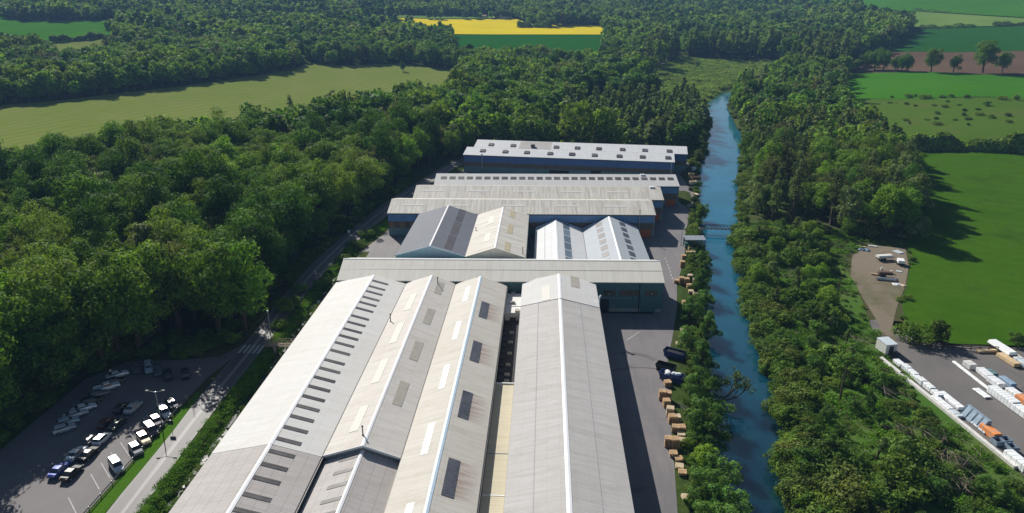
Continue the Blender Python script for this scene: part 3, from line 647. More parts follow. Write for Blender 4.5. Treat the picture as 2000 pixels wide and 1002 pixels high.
# --- long cross building (ridge across the picture)
AX = R_(-90 + 1.44)
hx = Hall('long ivory gabled building set across the ends of the front halls, green wall with windows', (-47.7, 158.6), AX, 7.5, 7.55, 75.7, 7.5, 7.5, 10.1,
          [('wall', 0, None, 'green_clad')], [('roof', 0, 75.7, 'roof_cross', 0)], ridge_w=.30, eave=.15, cat='factory building', name='cross_building')
mb = MB(); mb.slab([(3.7, 0, hx.z(3.7) + .03), (3.7, 75.7, hx.z(3.7) + .03), (3.6, 75.7, hx.z(3.6) + .03), (3.6, 0, hx.z(3.6) + .03)], .05); mb.build('sheet_joint', 'metal_grey', hx.roofs[0][2])
F0 = 7.55 - .12   # local x of the front wall
fx = lambda wx: wx + 47.7
for x0, x1 in ((14.2, 17.0), (18.0, 22.3), (23.8, 26.6)):
    w = hx.box('window', F0, F0 + .05, fx(x0), fx(x1), 4.1, 5.6, 'window_brown')
    mb = MB(); mb.box(F0 + .05, F0 + .10, fx(x0) - .1, fx(x1) + .1, 5.55, 5.68); mb.box(F0 + .05, F0 + .10, fx(x0) - .1, fx(x1) + .1, 4.0, 4.12)
    for k in range(1, int((x1 - x0) / .7)): mb.box(F0 + .05, F0 + .08, fx(x0) + k * .7 - .03, fx(x0) + k * .7 + .03, 4.12, 5.55)
    mb.build('window_frame', 'green_door', w)
hx.box('door', F0, F0 + .06, fx(12.8), fx(15.6), 0, 3.2, 'door_dark'); hx.box('sliding_door', F0, F0 + .09, fx(22.9), fx(26.4), 0, 3.6, 'green_door')
hx.box('door_track', F0, F0 + .16, fx(13.2), fx(20.0), 3.5, 3.66, 'metal_grey')
hx.box('downpipe', F0, F0 + .14, fx(22.4), fx(22.6), 0, 7.2, 'door_dark')
hx.box('notice_board', F0, F0 + .05, fx(16.2), fx(16.8), 1.3, 1.7, 'metal_grey')
mb = MB(); mb.box(F0 + .02, F0 + .3, fx(25.2), fx(25.55), 4.55, 4.85); mb.build('floodlight', 'galv', hx.root); mb = MB(); mb.box(F0 + .02, F0 + .3, fx(15.2), fx(15.55), 4.55, 4.8); mb.build('floodlight', 'galv', hx.root)
hx.box('base_wall', F0, F0 + .05, 60.6, 75.5, 0.02, .9, 'concrete')

# --- the four halls behind it
MG = 'gabled halls between the cross building and the streaked sheds'
m6 = Hall('dark slate grey gabled hall with a pale blue gable and three dark skylight panels', (-28.6, 169.8), 0, 9.1, 8.9, 36.1, 7.05, 7.05, 9.85, [('wall', 0, None, 'sky_clad')], [('roof', 0, 36.1, 'roof_slate', 0)], group=MG, fascia='trim_blue', ridge_w=.22, gutter=(1,))
for (p, q) in ((1000, (180, 315)), (955, (330, 475)), (905, (490, 655))):
    pass
z1 = lambda x, y: (740 + x / 6.25, 380 + y / 6.25)
for (xa, ya, xb, yb) in ((1005, 180, 955, 318), (945, 330, 893, 478), (880, 490, 820, 655)):
    a, b = m6.px(*z1(xa, ya)), m6.px(*z1(xb, yb)); m6.panel(3.4, 5.3, b[1], a[1], 'sky_brown')
m7 = Hall('weathered beige gabled hall with a pale gable end and yellowed skylights', (-12.0, 169.5), 0, 7.7, 7.8, 36.4, 7.05, 7.05, 9.6, [('wall', 0, None, 'white_clad')], [('roof', 0, 36.4, 'roof_stained', 0)], group=MG, ridge_w=.24, eave=.3)
for (xa, ya, xb, yb) in ((1655, 205, 1650, 290), (1625, 375, 1615, 480), (1590, 590, 1580, 690)):
    a, b = m7.px(*z1(xa, ya)), m7.px(*z1(xb, yb)); m7.panel(2.3, 3.7, b[1], a[1], 'yellow_panel')
for (xa, ya, xb, yb) in ((1360, 275, 1335, 365), (1300, 480, 1275, 585)):
    a, b = m7.px(*z1(xa, ya)), m7.px(*z1(xb, yb)); m7.panel(-3.6, -2.0, b[1], a[1], 'cream_panel')
for (x, y, h) in ((1185, 440, .9), (1757, 720, 1.6)):
    l = m7.px(*z1(x, y)); m7.pipe(l[0], l[1], h)
m8 = Hall('low white steel gabled hall with a chain of blue grey skylight panels', (3.85, 167.2), 0, 6.05, 8.15, 38.9, 3.3, 3.1, 5.8, [('wall', 0, None, 'sky_clad')], [('roof', 0, 38.9, 'roof_far', 0)], group=MG, ridge_w=.5)
for k in range(6): m8.panel(2.2, 4.1, 3.5 + k * 5.9, 8.8 + k * 5.9, 'sky_blue')
mb = MB(); mb.slab([(-3.25, 0, m8.z(-3.25) + .04), (-3.15, 0, m8.z(-3.15) + .04), (-3.15, 38.9, m8.z(-3.15) + .04), (-3.25, 38.9, m8.z(-3.25) + .04)], .06); mb.build('sheet_joint', 'metal_dark', m8.roofs[0][2])
m9 = Hall('low steel grey gabled hall with small square skylights down both slopes', (19.9, 167.3), 0, 7.8, 8.6, 38.9, 3.2, 3.9, 6.95, [('wall', 0, None, 'sky_clad')], [('roof', 0, 38.9, 'roof_steel', 0)], group=MG, ridge_w=.3, gutter=(-1,))
for k in range(7):
    m9.panel(-4.1, -2.3, 3.0 + k * 5.15, 6.3 + k * 5.15, 'sky_dark'); m9.panel(2.9, 4.6, 3.0 + k * 5.15, 6.5 + k * 5.15, 'sky_navy')
# --- three long stepped sheds, then the blue double shed
SG = 'long sheds stepped behind one another'
BW = [('base_wall', 0, 2.5, 'teal_clad'), ('window_band', 2.5, 4.6, 'brown_band'), ('wall', 4.6, None, 'blue_clad')]
def shed(label, x0, x1, yl, yr, roof, zt=9.35):
    a = math.atan2(yr - yl, x1 - x0); L = math.hypot(x1 - x0, yr - yl); d = 8.6
    cx, cy = x0 - math.sin(a) * d, yl + math.cos(a) * d
    return Hall(label, (cx, cy), R_(-90) + a, d, d, L, 7.2, 7.2, zt, BW, [('roof', 0, L, roof, 0)], name='long_shed', cat='shed', group=SG, ridge=None, eave=.2, gutter=(1,))
s1 = shed('long streaked grey shed nearest the dark gabled hall, brown windows in its blue wall', -47.3, 34.0, 205.9, 207.7, 'roof_stained')
s2 = shed('middle long shed, streaked grey roof with thin yellowed skylight strips', -42.5, 39.0, 223.2, 224.6, 'roof_stained')
s3 = shed('long pale grey shed with a full row of dark dash-like skylights', -38.1, 47.2, 240.1, 242.4, 'roof_pale')
for i, (px, w) in enumerate(((1297, 45), (1660, 45))): pass
for px in (825, 913, 1003, 1095, 1185): 
    l = s2.px(px, 373); s2.panel(3.3, 4.1, l[1], l[1] + 7.0, 'cream_panel')
for px in (787, 873, 980, 1085, 1180):
    l = s1.px(px, 400); s1.panel(3.3, 4.1, l[1], l[1] + 7.0, 'cream_panel')
for k in range(27):
    px = 861 + k * 17.0; l = s3.px(px, 347.5); s3.panel(2.3, 4.3, l[1], l[1] + 2.15, 'sky_dark')
for (sh, L) in ((s1, s1.L), (s2, s2.L), (s3, s3.L)):
    f = 8.6 - .12
    sh.box('loading_door', f, f + .08, L - 4.3, L - .9, 0, 2.45, 'orange_door')
    sh.box('corner_trim', f - .02, f + .06, L - .35, L - .12, 0, 7.0, 'metal_grey')
for k in range(6): s1.box('window', 8.48, 8.53, .6 + k * 1.6, 1.7 + k * 1.6, 2.65, 4.45, 'window_brown' if k % 2 else 'ochre_band')
l = s1.px(1247, 410); mb = MB(); mb.tube((8.75, l[1], 0.3), (8.75, l[1], 8.6), .14, n=8); mb.tube((8.75, l[1], 8.6), (8.75, l[1], 8.9), .22, .22, n=8); mb.build('flue_pipe', 'galv', s1.root)
for (sh, px, py) in ((s2, 1273, 366), (s3, 1255, 342)):
    l = sh.px(px, py); mb = MB(); mb.obox((l[0], l[1], sh.z(l[0]) + .16), (.9, 1.5, .3)); mb.build('roof_vent', 'white_panel', sh.root)
DB = [('base_wall', 0, 2.5, 'teal_clad'), ('window_band', 2.5, 4.3, 'brown_band'), ('wall', 4.3, None, 'deep_blue_clad')]
def bshed(label, x0, y0, x1, y1, d):
    a = math.atan2(y1 - y0, x1 - x0); L = math.hypot(x1 - x0, y1 - y0)
    return Hall(label, (x0 - math.sin(a) * d, y0 + math.cos(a) * d), R_(-90) + a, d, d, L, 7.3, 7.3, 9.0, DB, [('roof', 0, L, 'roof_far', 0)], name='blue_shed', cat='shed', group='twin deep blue sheds at the far end', ridge=None, eave=.2, gutter=(1,))
b1 = bshed('deep blue walled shed with a flue on its front wall, nearer of the twin sheds', -33.4, 290.2, 51.7, 279.8, 8.0)
b2 = bshed('rear twin of the deep blue sheds, with a grey patch on its white roof', -30.4, 306.3, 59.6, 295.2, 8.0)
z3 = lambda x, y: (840 + x / 7.143, 260 + y / 7.143); z4 = lambda x, y: (1100 + x / 7.143, 260 + y / 7.143)
for p in (z3(735, 248), z3(1050, 262), z3(1350, 273), z3(1675, 288), z3(1975, 298), z4(125, 298), z4(437, 311), z4(782, 324), z4(1105, 335), z4(1462, 347)):
    l = b1.px(*p); b1.panel(l[0] - 1.2, l[0] + 1.2, l[1] - 1.1, l[1] + 1.1, 'sky_brown', lift=.3, th=.34)
for p in (z3(853, 163), z3(1160, 176), z3(1760, 198), z4(197, 210), z4(497, 220), z4(826, 231), z4(1138, 242), z4(1480, 254)):
    l = b2.px(*p); b2.panel(l[0] - 1.2, l[0] + 1.2, l[1] - 1.1, l[1] + 1.1, 'sky_brown', lift=.3, th=.34)
a, b = b2.px(*z3(1250, 170)), b2.px(*z3(1690, 185)); b2.panel(.4, 7.9, a[1], b[1], 'roof_fibre', name='roof_patch', lift=.03, th=.05)
l = b2.px(*z3(1435, 195)); mb = MB(); mb.obox((l[0], l[1], b2.z(l[0]) + .5), (1.6, 1.6, 1.3)); mb.build('roof_vent', 'metal_dark', b2.root)
l = b1.px(*z3(735, 290)); mb = MB(); mb.tube((8.3, l[1], 2.2), (8.3, l[1], 7.6), .22, n=8); mb.tube((8.3, l[1], 7.6), (8.3, l[1], 8.0), .4, .3, n=8); mb.tube((8.3, l[1], 2.2), (7.8, l[1], 1.8), .22, n=8); mb.build('flue_pipe', 'galv', b1.root)
b1.box('loading_door', 7.88, 7.96, 36, 44, 0, 2.2, 'door_dark'); b1.box('loading_door', 7.88, 7.97, 53.0, 57.0, 0, 2.7, 'door_dark')
b1.box('downpipe', 7.88, 8.0, b1.L - 1.1, b1.L - .95, 0, 7.0, 'trim_white')
#@@TREES
# ------------------------------------------------------------------ vegetation
def unit(v): return v / np.maximum(np.linalg.norm(v, axis=-1, keepdims=True), 1e-9)
def leaves(P, N, size, r, jit=.38):
    n = len(P); N = unit(N + r.normal(0, jit, (n, 3))); a = unit(np.cross(N, unit(r.normal(0, 1, (n, 3))))); b = np.cross(N, a)
    s = size * r.uniform(.6, 1.35, (n, 1)); w = s * r.uniform(.5, .85, (n, 1)); k = N * s * r.uniform(-.25, .1, (n, 1))
    V = np.stack([P - a * s + k, P - b * w, P + a * s + k, P + b * w], 1).reshape(-1, 3)
    return V
def quadmesh(name, V, mat, tubes=None, mat2=None):
    n = len(V) // 4; me = bpy.data.meshes.new(name)
    verts = V; nv = len(V); faces = np.arange(nv).reshape(n, 4); mi = np.zeros(n, np.int32)
    if tubes is not None and len(tubes[0]):
        verts = np.concatenate([V, tubes[0]]); faces = np.concatenate([faces, tubes[1] + nv]); mi = np.concatenate([mi, np.ones(len(tubes[1]), np.int32)])
    me.vertices.add(len(verts)); me.vertices.foreach_set('co', verts.astype(np.float32).ravel())
    me.loops.add(faces.size); me.loops.foreach_set('vertex_index', faces.astype(np.int32).ravel())
    me.polygons.add(len(faces)); me.polygons.foreach_set('loop_start', np.arange(0, faces.size, 4, dtype=np.int32)); 
    me.materials.append(M[mat])
    if mat2: me.materials.append(M[mat2]); me.polygons.foreach_set('material_index', mi)
    me.update(calc_edges=True); me.validate(); return me
def tubeset(segs, n=5):
    V, Fc = [], []; c = 0
    for a, b, r0, r1 in segs:
        a, b = np.array(a, float), np.array(b, float); d = unit(b - a); x = unit(np.cross(d, [.3, .9, .2] if abs(d[1]) < .9 else [1, 0, 0])); y = np.cross(d, x)
        ang = np.arange(n) * 2 * math.pi / n; ring = np.cos(ang)[:, None] * x + np.sin(ang)[:, None] * y
        V += [a + ring * r0, b + ring * r1]
        for k in range(n): Fc.append([c + k, c + (k + 1) % n, c + n + (k + 1) % n, c + n + k])
        c += 2 * n
    return (np.concatenate(V), np.array(Fc)) if V else (np.zeros((0, 3)), np.zeros((0, 4), int))
def lobes_of(r, R, z0, z1, n, rr, shape):
    i = np.arange(n) + .5; ph = np.arccos(1 - 1.75 * i / n); th = i * 2.39996 + r.uniform(0, 6)
    D = np.stack([np.sin(ph) * np.cos(th), np.sin(ph) * np.sin(th), np.cos(ph)], 1) + r.normal(0, .16, (n, 3))
    rad = R * r.uniform(rr[0], rr[1], n); zc, hz = (z0 + z1) / 2, (z1 - z0) / 2
    k = r.uniform(.62, 1.05, n); C = np.stack([D[:, 0] * np.maximum(R - rad * .75, .2) * k, D[:, 1] * np.maximum(R - rad * .75, .2) * k, zc + D[:, 2] * np.maximum(hz - rad * .75, .2) * k], 1)
    if shape == 'column': C[:, :2] *= (1 - .75 * S(zc, z1, C[:, 2]))[:, None]
    if shape == 'dome': C[:, 2] += .12 * hz
    return C, rad
def tree_protos(seed, R, z0, z1, nl, rr, nleaf, size, shape='round', up=.35, squash=.85, gap=0., limb=6):
    r = np.random.default_rng(seed); C, rad = lobes_of(r, R, z0, z1, nl, rr, shape)
    w = rad ** 2; cnt = np.maximum(6, (nleaf * w / w.sum()).astype(int)); P, N = [], []
    for c, q, k in zip(C, rad, cnt):
        d = unit(r.normal(0, 1, (k, 3)) + np.array([0, 0, up])); u = r.uniform(.55, 1.08, (k, 1)) ** .6
        d2 = d * np.array([1, 1, squash]); wob = 1 + .22 * np.sin(d[:, :1] * 7 + c[0]) * np.sin(d[:, 1:2] * 6 + c[1] * 2) + .15 * np.sin(d[:, 2:] * 9)
        P.append(c + d2 * q * u * wob); N.append(d)
    P, N = np.concatenate(P), np.concatenate(N)
    keep = np.ones(len(P), bool)
    for c, q in zip(C, rad): keep &= np.linalg.norm((P - c) / np.array([1, 1, squash]), axis=1) > q * .5
    if gap: keep &= (np.sin(P[:, 0] * 1.7 + seed) + np.sin(P[:, 1] * 1.9) + np.sin(P[:, 2] * 1.6)) > -1.6 + gap * 2.2
    V = leaves(P[keep], N[keep], size, r)
    zb = z0 + (z1 - z0) * .45; rt = max(.10, .028 * z1)
    segs = [((0, 0, -.6), (r.normal(0, .15), r.normal(0, .15), z0 * .6 + .5), rt * 1.25, rt)]; top = segs[0][1]
    segs.append((top, (top[0] + r.normal(0, .3), top[1] + r.normal(0, .3), zb), rt, rt * .6)); mid = segs[1][1]
    segs.append((mid, (mid[0] * .5, mid[1] * .5, z1 - (z1 - z0) * .15), rt * .55, rt * .12))
    for j in r.permutation(nl)[:limb]:
        f = r.uniform(.1, .9); a = np.array(top) * (1 - f) + np.array(mid) * f; m = a * .45 + C[j] * .55 + np.array([0, 0, .4])
        segs.append((a, m, rt * .5, rt * .3)); segs.append((m, C[j] + (C[j] - a) * .25, rt * .3, rt * .06))
    return V, tubeset(segs)

LOOKS = {  # name: (leaf material, words, list of (crown radius, crown bottom, top, lobes, lobe size, leaves, leaf size, shape, gap, limbs))
    'dark': ('leaf_dark', 'dark green', [(5.4, 1.6, 16, 26, (.28, .48), 9500, .23, 'round', 0, 5), (4.8, 1.4, 17.5, 24, (.28, .48), 9000, .23, 'round', 0, 5)]),
    'mid': ('leaf_mid', 'mid green', [(5.7, 1.6, 16, 28, (.26, .44), 10000, .23, 'round', 0, 5), (4.9, 1.4, 15, 22, (.28, .48), 9000, .23, 'round', .1, 5)]),
    'bright': ('leaf_bright', 'bright fresh green', [(5.2, 1.6, 14.5, 24, (.28, .46), 9500, .23, 'round', 0, 5), (4.5, 1.4, 13.5, 20, (.30, .48), 8400, .23, 'round', .1, 5)]),
    'olive': ('leaf_olive', 'olive yellow', [(7.0, 1.4, 17, 38, (.20, .34), 12500, .21, 'dome', .12, 8), (5.6, 1.2, 16, 32, (.22, .38), 10500, .21, 'dome', .15, 8)]),
    'willow': ('leaf_willow', 'silvery grey green', [(4.8, 1.2, 12.5, 24, (.26, .42), 6000, .26, 'round', .15, 6), (4.1, 1.0, 13.5, 22, (.26, .44), 5400, .26, 'column', .1, 6)]),
    'brown': ('leaf_brown', 'sparse brownish', [(4.8, 2.8, 15.5, 28, (.22, .38), 3600, .23, 'round', .45, 16), (4.2, 3.0, 16.5, 26, (.22, .38), 3400, .23, 'round', .45, 16)]),
    'osier': ('leaf_osier', 'feathery light green', [(3.5, .3, 8.2, 30, (.18, .34), 7600, .15, 'round', .22, 12), (2.9, .3, 9.4, 28, (.20, .36), 6800, .15, 'column', .25, 12)]),
    'alder': ('leaf_grey', 'thin half leafed', [(3.1, 3.6, 17.5, 24, (.24, .42), 2900, .22, 'column', .4, 14), (2.7, 4.2, 18.5, 22, (.24, .44), 2600, .22, 'column', .4, 14)]),
}
FAR = bpy.data.collections.new('tree_kit')   # linked to no scene: only the woodland's scatter draws from it
PROTO = {}; KITN = 0; KIT = {}
def kit(me, key):
    global KITN
    o = bpy.data.objects.new('kit_%03d' % KITN, me); FAR.objects.link(o); KIT.setdefault(key, []).append(KITN); KITN += 1
sd_ = 11
for lk, (lm, words_, specs) in LOOKS.items():
    for sp in specs:
        R, z0, z1, nl, rr, nleaf, size, shp, gap, limb = sp; sd_ += 1
        V, T = tree_protos(sd_, R, z0, z1, nl, rr, nleaf, size, shp, gap=gap, limb=limb)
        crown = quadmesh('crown', V, lm); trunk = quadmesh('trunk', T[0][T[1]].reshape(-1, 3), 'bark')
        PROTO.setdefault(lk, []).append((crown, trunk, R, z1))
        kit(quadmesh('woodland_tree', V, lm, T, 'bark'), ('near', lk))
        V2, T2 = tree_protos(sd_, R * 1.02, z0, z1, max(12, nl * 2 // 3), (rr[0] * 1.15, rr[1] * 1.2), 620 if gap < .3 else 460, .95 if gap < .3 else .75, shp, gap=gap * .6, limb=3)
        kit(quadmesh('woodland_tree', V2, lm, T2, 'bark'), ('mid', lk))
        V3, _ = tree_protos(sd_, R * 1.05, z0, z1, 9, (.40, .58), 170, 1.9, shp, limb=2)
        kit(quadmesh('woodland_tree', V3, lm), ('far', lk))
BUSH = []
for k in range(6):
    r = np.random.default_rng(50 + k)
    V, T = tree_protos(60 + k, [1.6, 2.2, 1.3, 2.6, 1.8, 2.0][k], .1, [2.2, 2.6, 3.2, 2.4, 1.6, 3.6][k], 12, (.28, .50), 1700, .155, 'round', up=.2, gap=.12, limb=5)
    BUSH.append(quadmesh('shrub', V, 'leaf_scrub', T, 'bark')); kit(BUSH[-1], ('bush', 0))
for k in range(3):   # tall grass and reeds
    r = np.random.default_rng(80 + k); n = 420; P = np.stack([r.normal(0, 1.3, n), r.normal(0, 1.3, n), r.uniform(0, 1.3, n)], 1)
    N = unit(np.stack([r.normal(0, 1, n), r.normal(0, 1, n), np.full(n, .35)], 1)); V = leaves(P, N, .32, r, .3); kit(quadmesh('reed', V, 'leaf_reed'), ('reed', 0))

for k in range(2):
    r = np.random.default_rng(90 + k); n = 260; P = np.stack([r.normal(0, .7, n), r.normal(0, .7, n), r.uniform(0, .8, n)], 1); N = unit(np.stack([r.normal(0, .7, n), r.normal(0, .7, n), np.full(n, .9)], 1)); kit(quadmesh('tuft', leaves(P, N, .17, r, .3), 'leaf_verge'), ('tuft', 0))
for k in range(3):
    r = np.random.default_rng(120 + k); sg = []
    for q in range(9):
        c_ = np.array([r.normal(0, .9), r.normal(0, .9), r.uniform(.15, .8)]); d_ = unit(np.array([r.normal(.7, .35), r.normal(-.5, .35), r.normal(0, .14)])); l_ = r.uniform(.8, 2.2); sg.append((c_ - d_ * l_, c_ + d_ * l_, .035, .015))
    T_ = tubeset(sg, 4); kit(quadmesh('fallen_stem', T_[0][T_[1]].reshape(-1, 3), 'dead_wood'), ('stem', 0))
# where trees cannot stand
SITE = [(-57.6, 40), (-57.6, 175), (-54, 205), (-47, 250), (-36, 300), (-24, 334), (60, 330), (66, 310), (66, 292), (56, 246), (48, 214), (43.5, 191), (37.4, 168), (34, 152), (30, 138), (27, 126), (25, 112), (23, 96), (21.5, 84), (19, 40)]
PARK = [(-64, 40), (-63, 134), (-67, 128.5), (-73, 127), (-84, 126), (-90, 118), (-90, 40)]
SCRUBZ = [(30, 40), (32, 60), (35, 86), (41, 106), (44, 121), (48, 148), (52, 173), (58, 205), (63, 226), (100, 214), (106, 196), (95, 182), (84, 160), (78, 152), (70, 138), (73, 60)]
DIRTZ = [at(*q) for q in ((1650, 474), (1775, 464), (1830, 452), (1830, 560), (1790, 660), (1760, 720), (1720, 668), (1650, 590))]
FAR_R = px_([(640, 45), (770, 34), (760, 45), (860, 66)])
def blocked(x, y):
    left_bank = (x > 15) & (x < np.interp(y, LY, LX)) & (y < 332)
    b = inpoly(x, y, SITE) | inpoly(x, y, PARK) | inpoly(x, y, OPENR) | inpoly(x, y, DEPOT) | inpoly(x, y, TRACK)
    b |= left_bank | inpoly(x, y, DIRTZ)
    for pl in (HAY, GREENL, STRIPL, GREENC, RAPE, MARSH, FARL, FARB): b |= inpoly(x, y, pl)
    b |= polydist(x, y, RC) < 4.6
    m = np.minimum(x - np.interp(y, LY, LX), np.interp(y, RY, RX) - x); b |= (m > np.where(y > 190, -4.8, -3.0)) & (y < 640)
    b |= (x > np.interp(y, [p[1] for p in RC], [p[0] for p in RC]) - 4.6) & (x < 26) & (y < 330)
    return b
def scatter(x0, x1, y0, y1, s, jit=.46):
    gx, gy = np.meshgrid(np.arange(x0, x1, s), np.arange(y0, y1, s * .88)); gx = gx + (np.arange(gy.shape[0]) % 2)[:, None] * s * .5
    gx = gx + rng.uniform(-jit, jit, gx.shape) * s; gy = gy + rng.uniform(-jit, jit, gy.shape) * s
    return gx.ravel(), gy.ravel()
def inframe(x, y, h=15, mx=140, my=150):
    px, py, w = proj(x, y, terr(x, y) + h * .6); return (px > -mx) & (px < 2000 + mx) & (py > -60) & (py < 1002 + my) & (w > 20)
def pick_look(x, y, n):
    """woods are mixed in drifts, so neighbours tend to be alike"""
    f = np.sin(x / 23 + 1.3 * np.sin(y / 31)) + np.sin(y / 19 + x / 47) + rng.normal(0, .9, n)
    g = np.sin(x / 13 + y / 17 + 2) + rng.normal(0, 1.0, n); out = np.full(n, 'mid', dtype='<U8')
    out[f > .9] = 'dark'; out[f < -1.35] = 'olive'; out[(g > 1.0) & (f < .9)] = 'bright'; out[g < -2.15] = 'brown'; out[(g < -1.4) & (g > -2.15)] = 'willow'
    return out
TX, TY, TL, TS = [], [], [], []
def addp(x, y, lk, s):
    TX.append(x); TY.append(y); TL.append(lk); TS.append(s)
# zone A: woods out to 620 m
x, y = scatter(-560, 330, 70, 620, 7.3); k = ~blocked(x, y) & inframe(x, y) & ~inpoly(x, y, SCRUBZ); x, y = x[k], y[k]
lk = pick_look(x, y, len(x))
# zones with a look of their own
xr_ = np.interp(y, RY, RX); xl_ = np.interp(y, LY, LX)
strip = (x > xr_) & (y > 190); lk[strip & (rng.random(len(x)) < .30)] = 'alder'; lk[strip & (rng.random(len(x)) < .22)] = 'bright'; lk[strip & (rng.random(len(x)) < .08)] = 'brown'; lk[strip & (rng.random(len(x)) < .14)] = 'willow'
COPSE = [(-5, 345), (60, 330), (70, 345), (100, 420), (108, 480), (95, 520), (60, 500), (20, 440)]
cp = inpoly(x, y, COPSE); lk[cp] = np.where(rng.random(cp.sum()) < .6, 'alder', np.where(rng.random(cp.sum()) < .8, 'willow', 'bright'))
sc_ = np.clip(rng.normal(.97, .16, len(x)), .68, 1.36); sc_[strip] *= .92; sc_[cp] *= .82
edge_l = (x < -60) & (y < 260) & (polydist(x, y, RC) < 14); sc_[edge_l] *= 1.05
nb = strip & (x - xr_ < 30) & (y < 345); lk[nb] = np.where(rng.random(nb.sum()) < .55, 'alder', np.where(rng.random(nb.sum()) < .22, 'brown', np.where(rng.random(nb.sum()) < .5, 'willow', 'mid'))); sc_[nb] *= .95
sc_ *= np.where((x < -60) & (y < 330), 1.06, 1.0)
for q in zip(x, y, lk, sc_): addp(*q)
# zone B: 620 to 1300 m
x, y = scatter(-1150, 620, 620, 1300, 9.5); k = ~blocked(x, y) & inframe(x, y); x, y = x[k], y[k]; lk = pick_look(x, y, len(x)); s = rng.uniform(.85, 1.25, len(x))
pop = (x > 95) & (x < 300) & (y > 640) & (y < 800); lk[pop] = np.where(rng.random(pop.sum()) < .7, 'alder', 'mid'); s[pop] *= 1.3
for q in zip(x, y, lk, s): addp(*q)
# zone C: the far hillsides
x, y = scatter(-2600, 1700, 1300, 2900, 14.5); k = ~blocked(x, y) & inframe(x, y); x, y = x[k], y[k]; lk = pick_look(x, y, len(x)); s = rng.uniform(.95, 1.5, len(x))
for q in zip(x, y, lk, s): addp(*q)
TX, TY, TS = map(np.array, (TX, TY, TS)); TL = np.array(TL); TZ = terr(TX, TY)
WINS = [[(775, 34), (1182, 34), (1182, 93), (1100, 95), (990, 93), (905, 90), (898, 66), (885, 47), (840, 47), (785, 44)],
        [(-200, 30), (228, 38), (232, 62), (200, 72), (215, 78), (110, 96), (100, 84), (60, 74), (30, 66), (0, 64), (-200, 70)], [(440, 8), (650, 14), (655, 24), (560, 22), (470, 16)], [(690, 20), (790, 22), (790, 36), (700, 32)],
        [(-300, 205), (0, 206), (350, 168), (590, 132), (600, 121), (650, 129), (790, 124), (905, 140), (905, 146), (840, 160), (700, 180), (560, 200), (400, 222), (260, 244), (130, 258), (0, 276), (-300, 310)],
        [(1797, 22), (2300, 22), (2300, 310), (2000, 262), (1795, 258), (1730, 222), (1690, 200), (1655, 175), (1652, 112), (1700, 92), (1752, 62)], [(1655, 8), (2300, 0), (2300, 30), (1800, 30)],
        [(1372, 190), (1420, 170), (1445, 170), (1432, 215), (1448, 262), (1440, 330), (1434, 420), (1445, 520), (1400, 540), (1380, 450), (1376, 330), (1388, 245)], [(1240, 178), (1300, 140), (1320, 118), (1345, 122), (1330, 150), (1300, 180)]]
tx_, ty_, _w = proj(TX, TY, TZ + 14.0 * TS); ok_ = np.ones(len(TX), bool)
for w_ in WINS: ok_ &= ~inpoly(tx_, ty_, w_)
TX, TY, TS, TL, TZ = TX[ok_], TY[ok_], TS[ok_], TL[ok_], TZ[ok_]

def scatter_object(name, X, Y, Z, I, SC, label, rotz=None, tilt=0.0):
    me = bpy.data.meshes.new(name); n = len(X); me.from_pydata(np.stack([X, Y, Z], 1).tolist(), [], [])
    a = me.attributes.new('pick', 'INT', 'POINT'); a.data.foreach_set('value', np.asarray(I, np.int32))
    a = me.attributes.new('size', 'FLOAT_VECTOR', 'POINT'); a.data.foreach_set('vector', np.asarray(SC, np.float32).ravel())
    r = np.stack([rng.normal(0, tilt, n), rng.normal(0, tilt, n), rng.uniform(0, 6.28, n)], 1); a = me.attributes.new('turn', 'FLOAT_VECTOR', 'POINT'); a.data.foreach_set('vector', r.astype(np.float32).ravel())
    o = bpy.data.objects.new(name, me); col.objects.link(o); tag(o, label, None, None, 'stuff')
    g = bpy.data.node_groups.new(name + '_scatter', 'GeometryNodeTree')
    g.interface.new_socket('Geometry', in_out='INPUT', socket_type='NodeSocketGeometry'); g.interface.new_socket('Geometry', in_out='OUTPUT', socket_type='NodeSocketGeometry')
    gi, gout = g.nodes.new('NodeGroupInput'), g.nodes.new('NodeGroupOutput'); iop = g.nodes.new('GeometryNodeInstanceOnPoints'); ci = g.nodes.new('GeometryNodeCollectionInfo')
    ci.inputs['Collection'].default_value = FAR; ci.inputs['Separate Children'].default_value = True; ci.inputs['Reset Children'].default_value = True
    def attr(nm, t):
        q = g.nodes.new('GeometryNodeInputNamedAttribute'); q.data_type = t; q.inputs['Name'].default_value = nm; return q.outputs['Attribute']
    g.links.new(gi.outputs[0], iop.inputs['Points']); g.links.new(ci.outputs[0], iop.inputs['Instance']); iop.inputs['Pick Instance'].default_value = True
    g.links.new(attr('pick', 'INT'), iop.inputs['Instance Index']); g.links.new(attr('turn', 'FLOAT_VECTOR'), iop.inputs['Rotation']); g.links.new(attr('size', 'FLOAT_VECTOR'), iop.inputs['Scale'])
    g.links.new(iop.outputs[0], gout.inputs[0]); md = o.modifiers.new('scatter', 'NODES'); md.node_group = g; return o

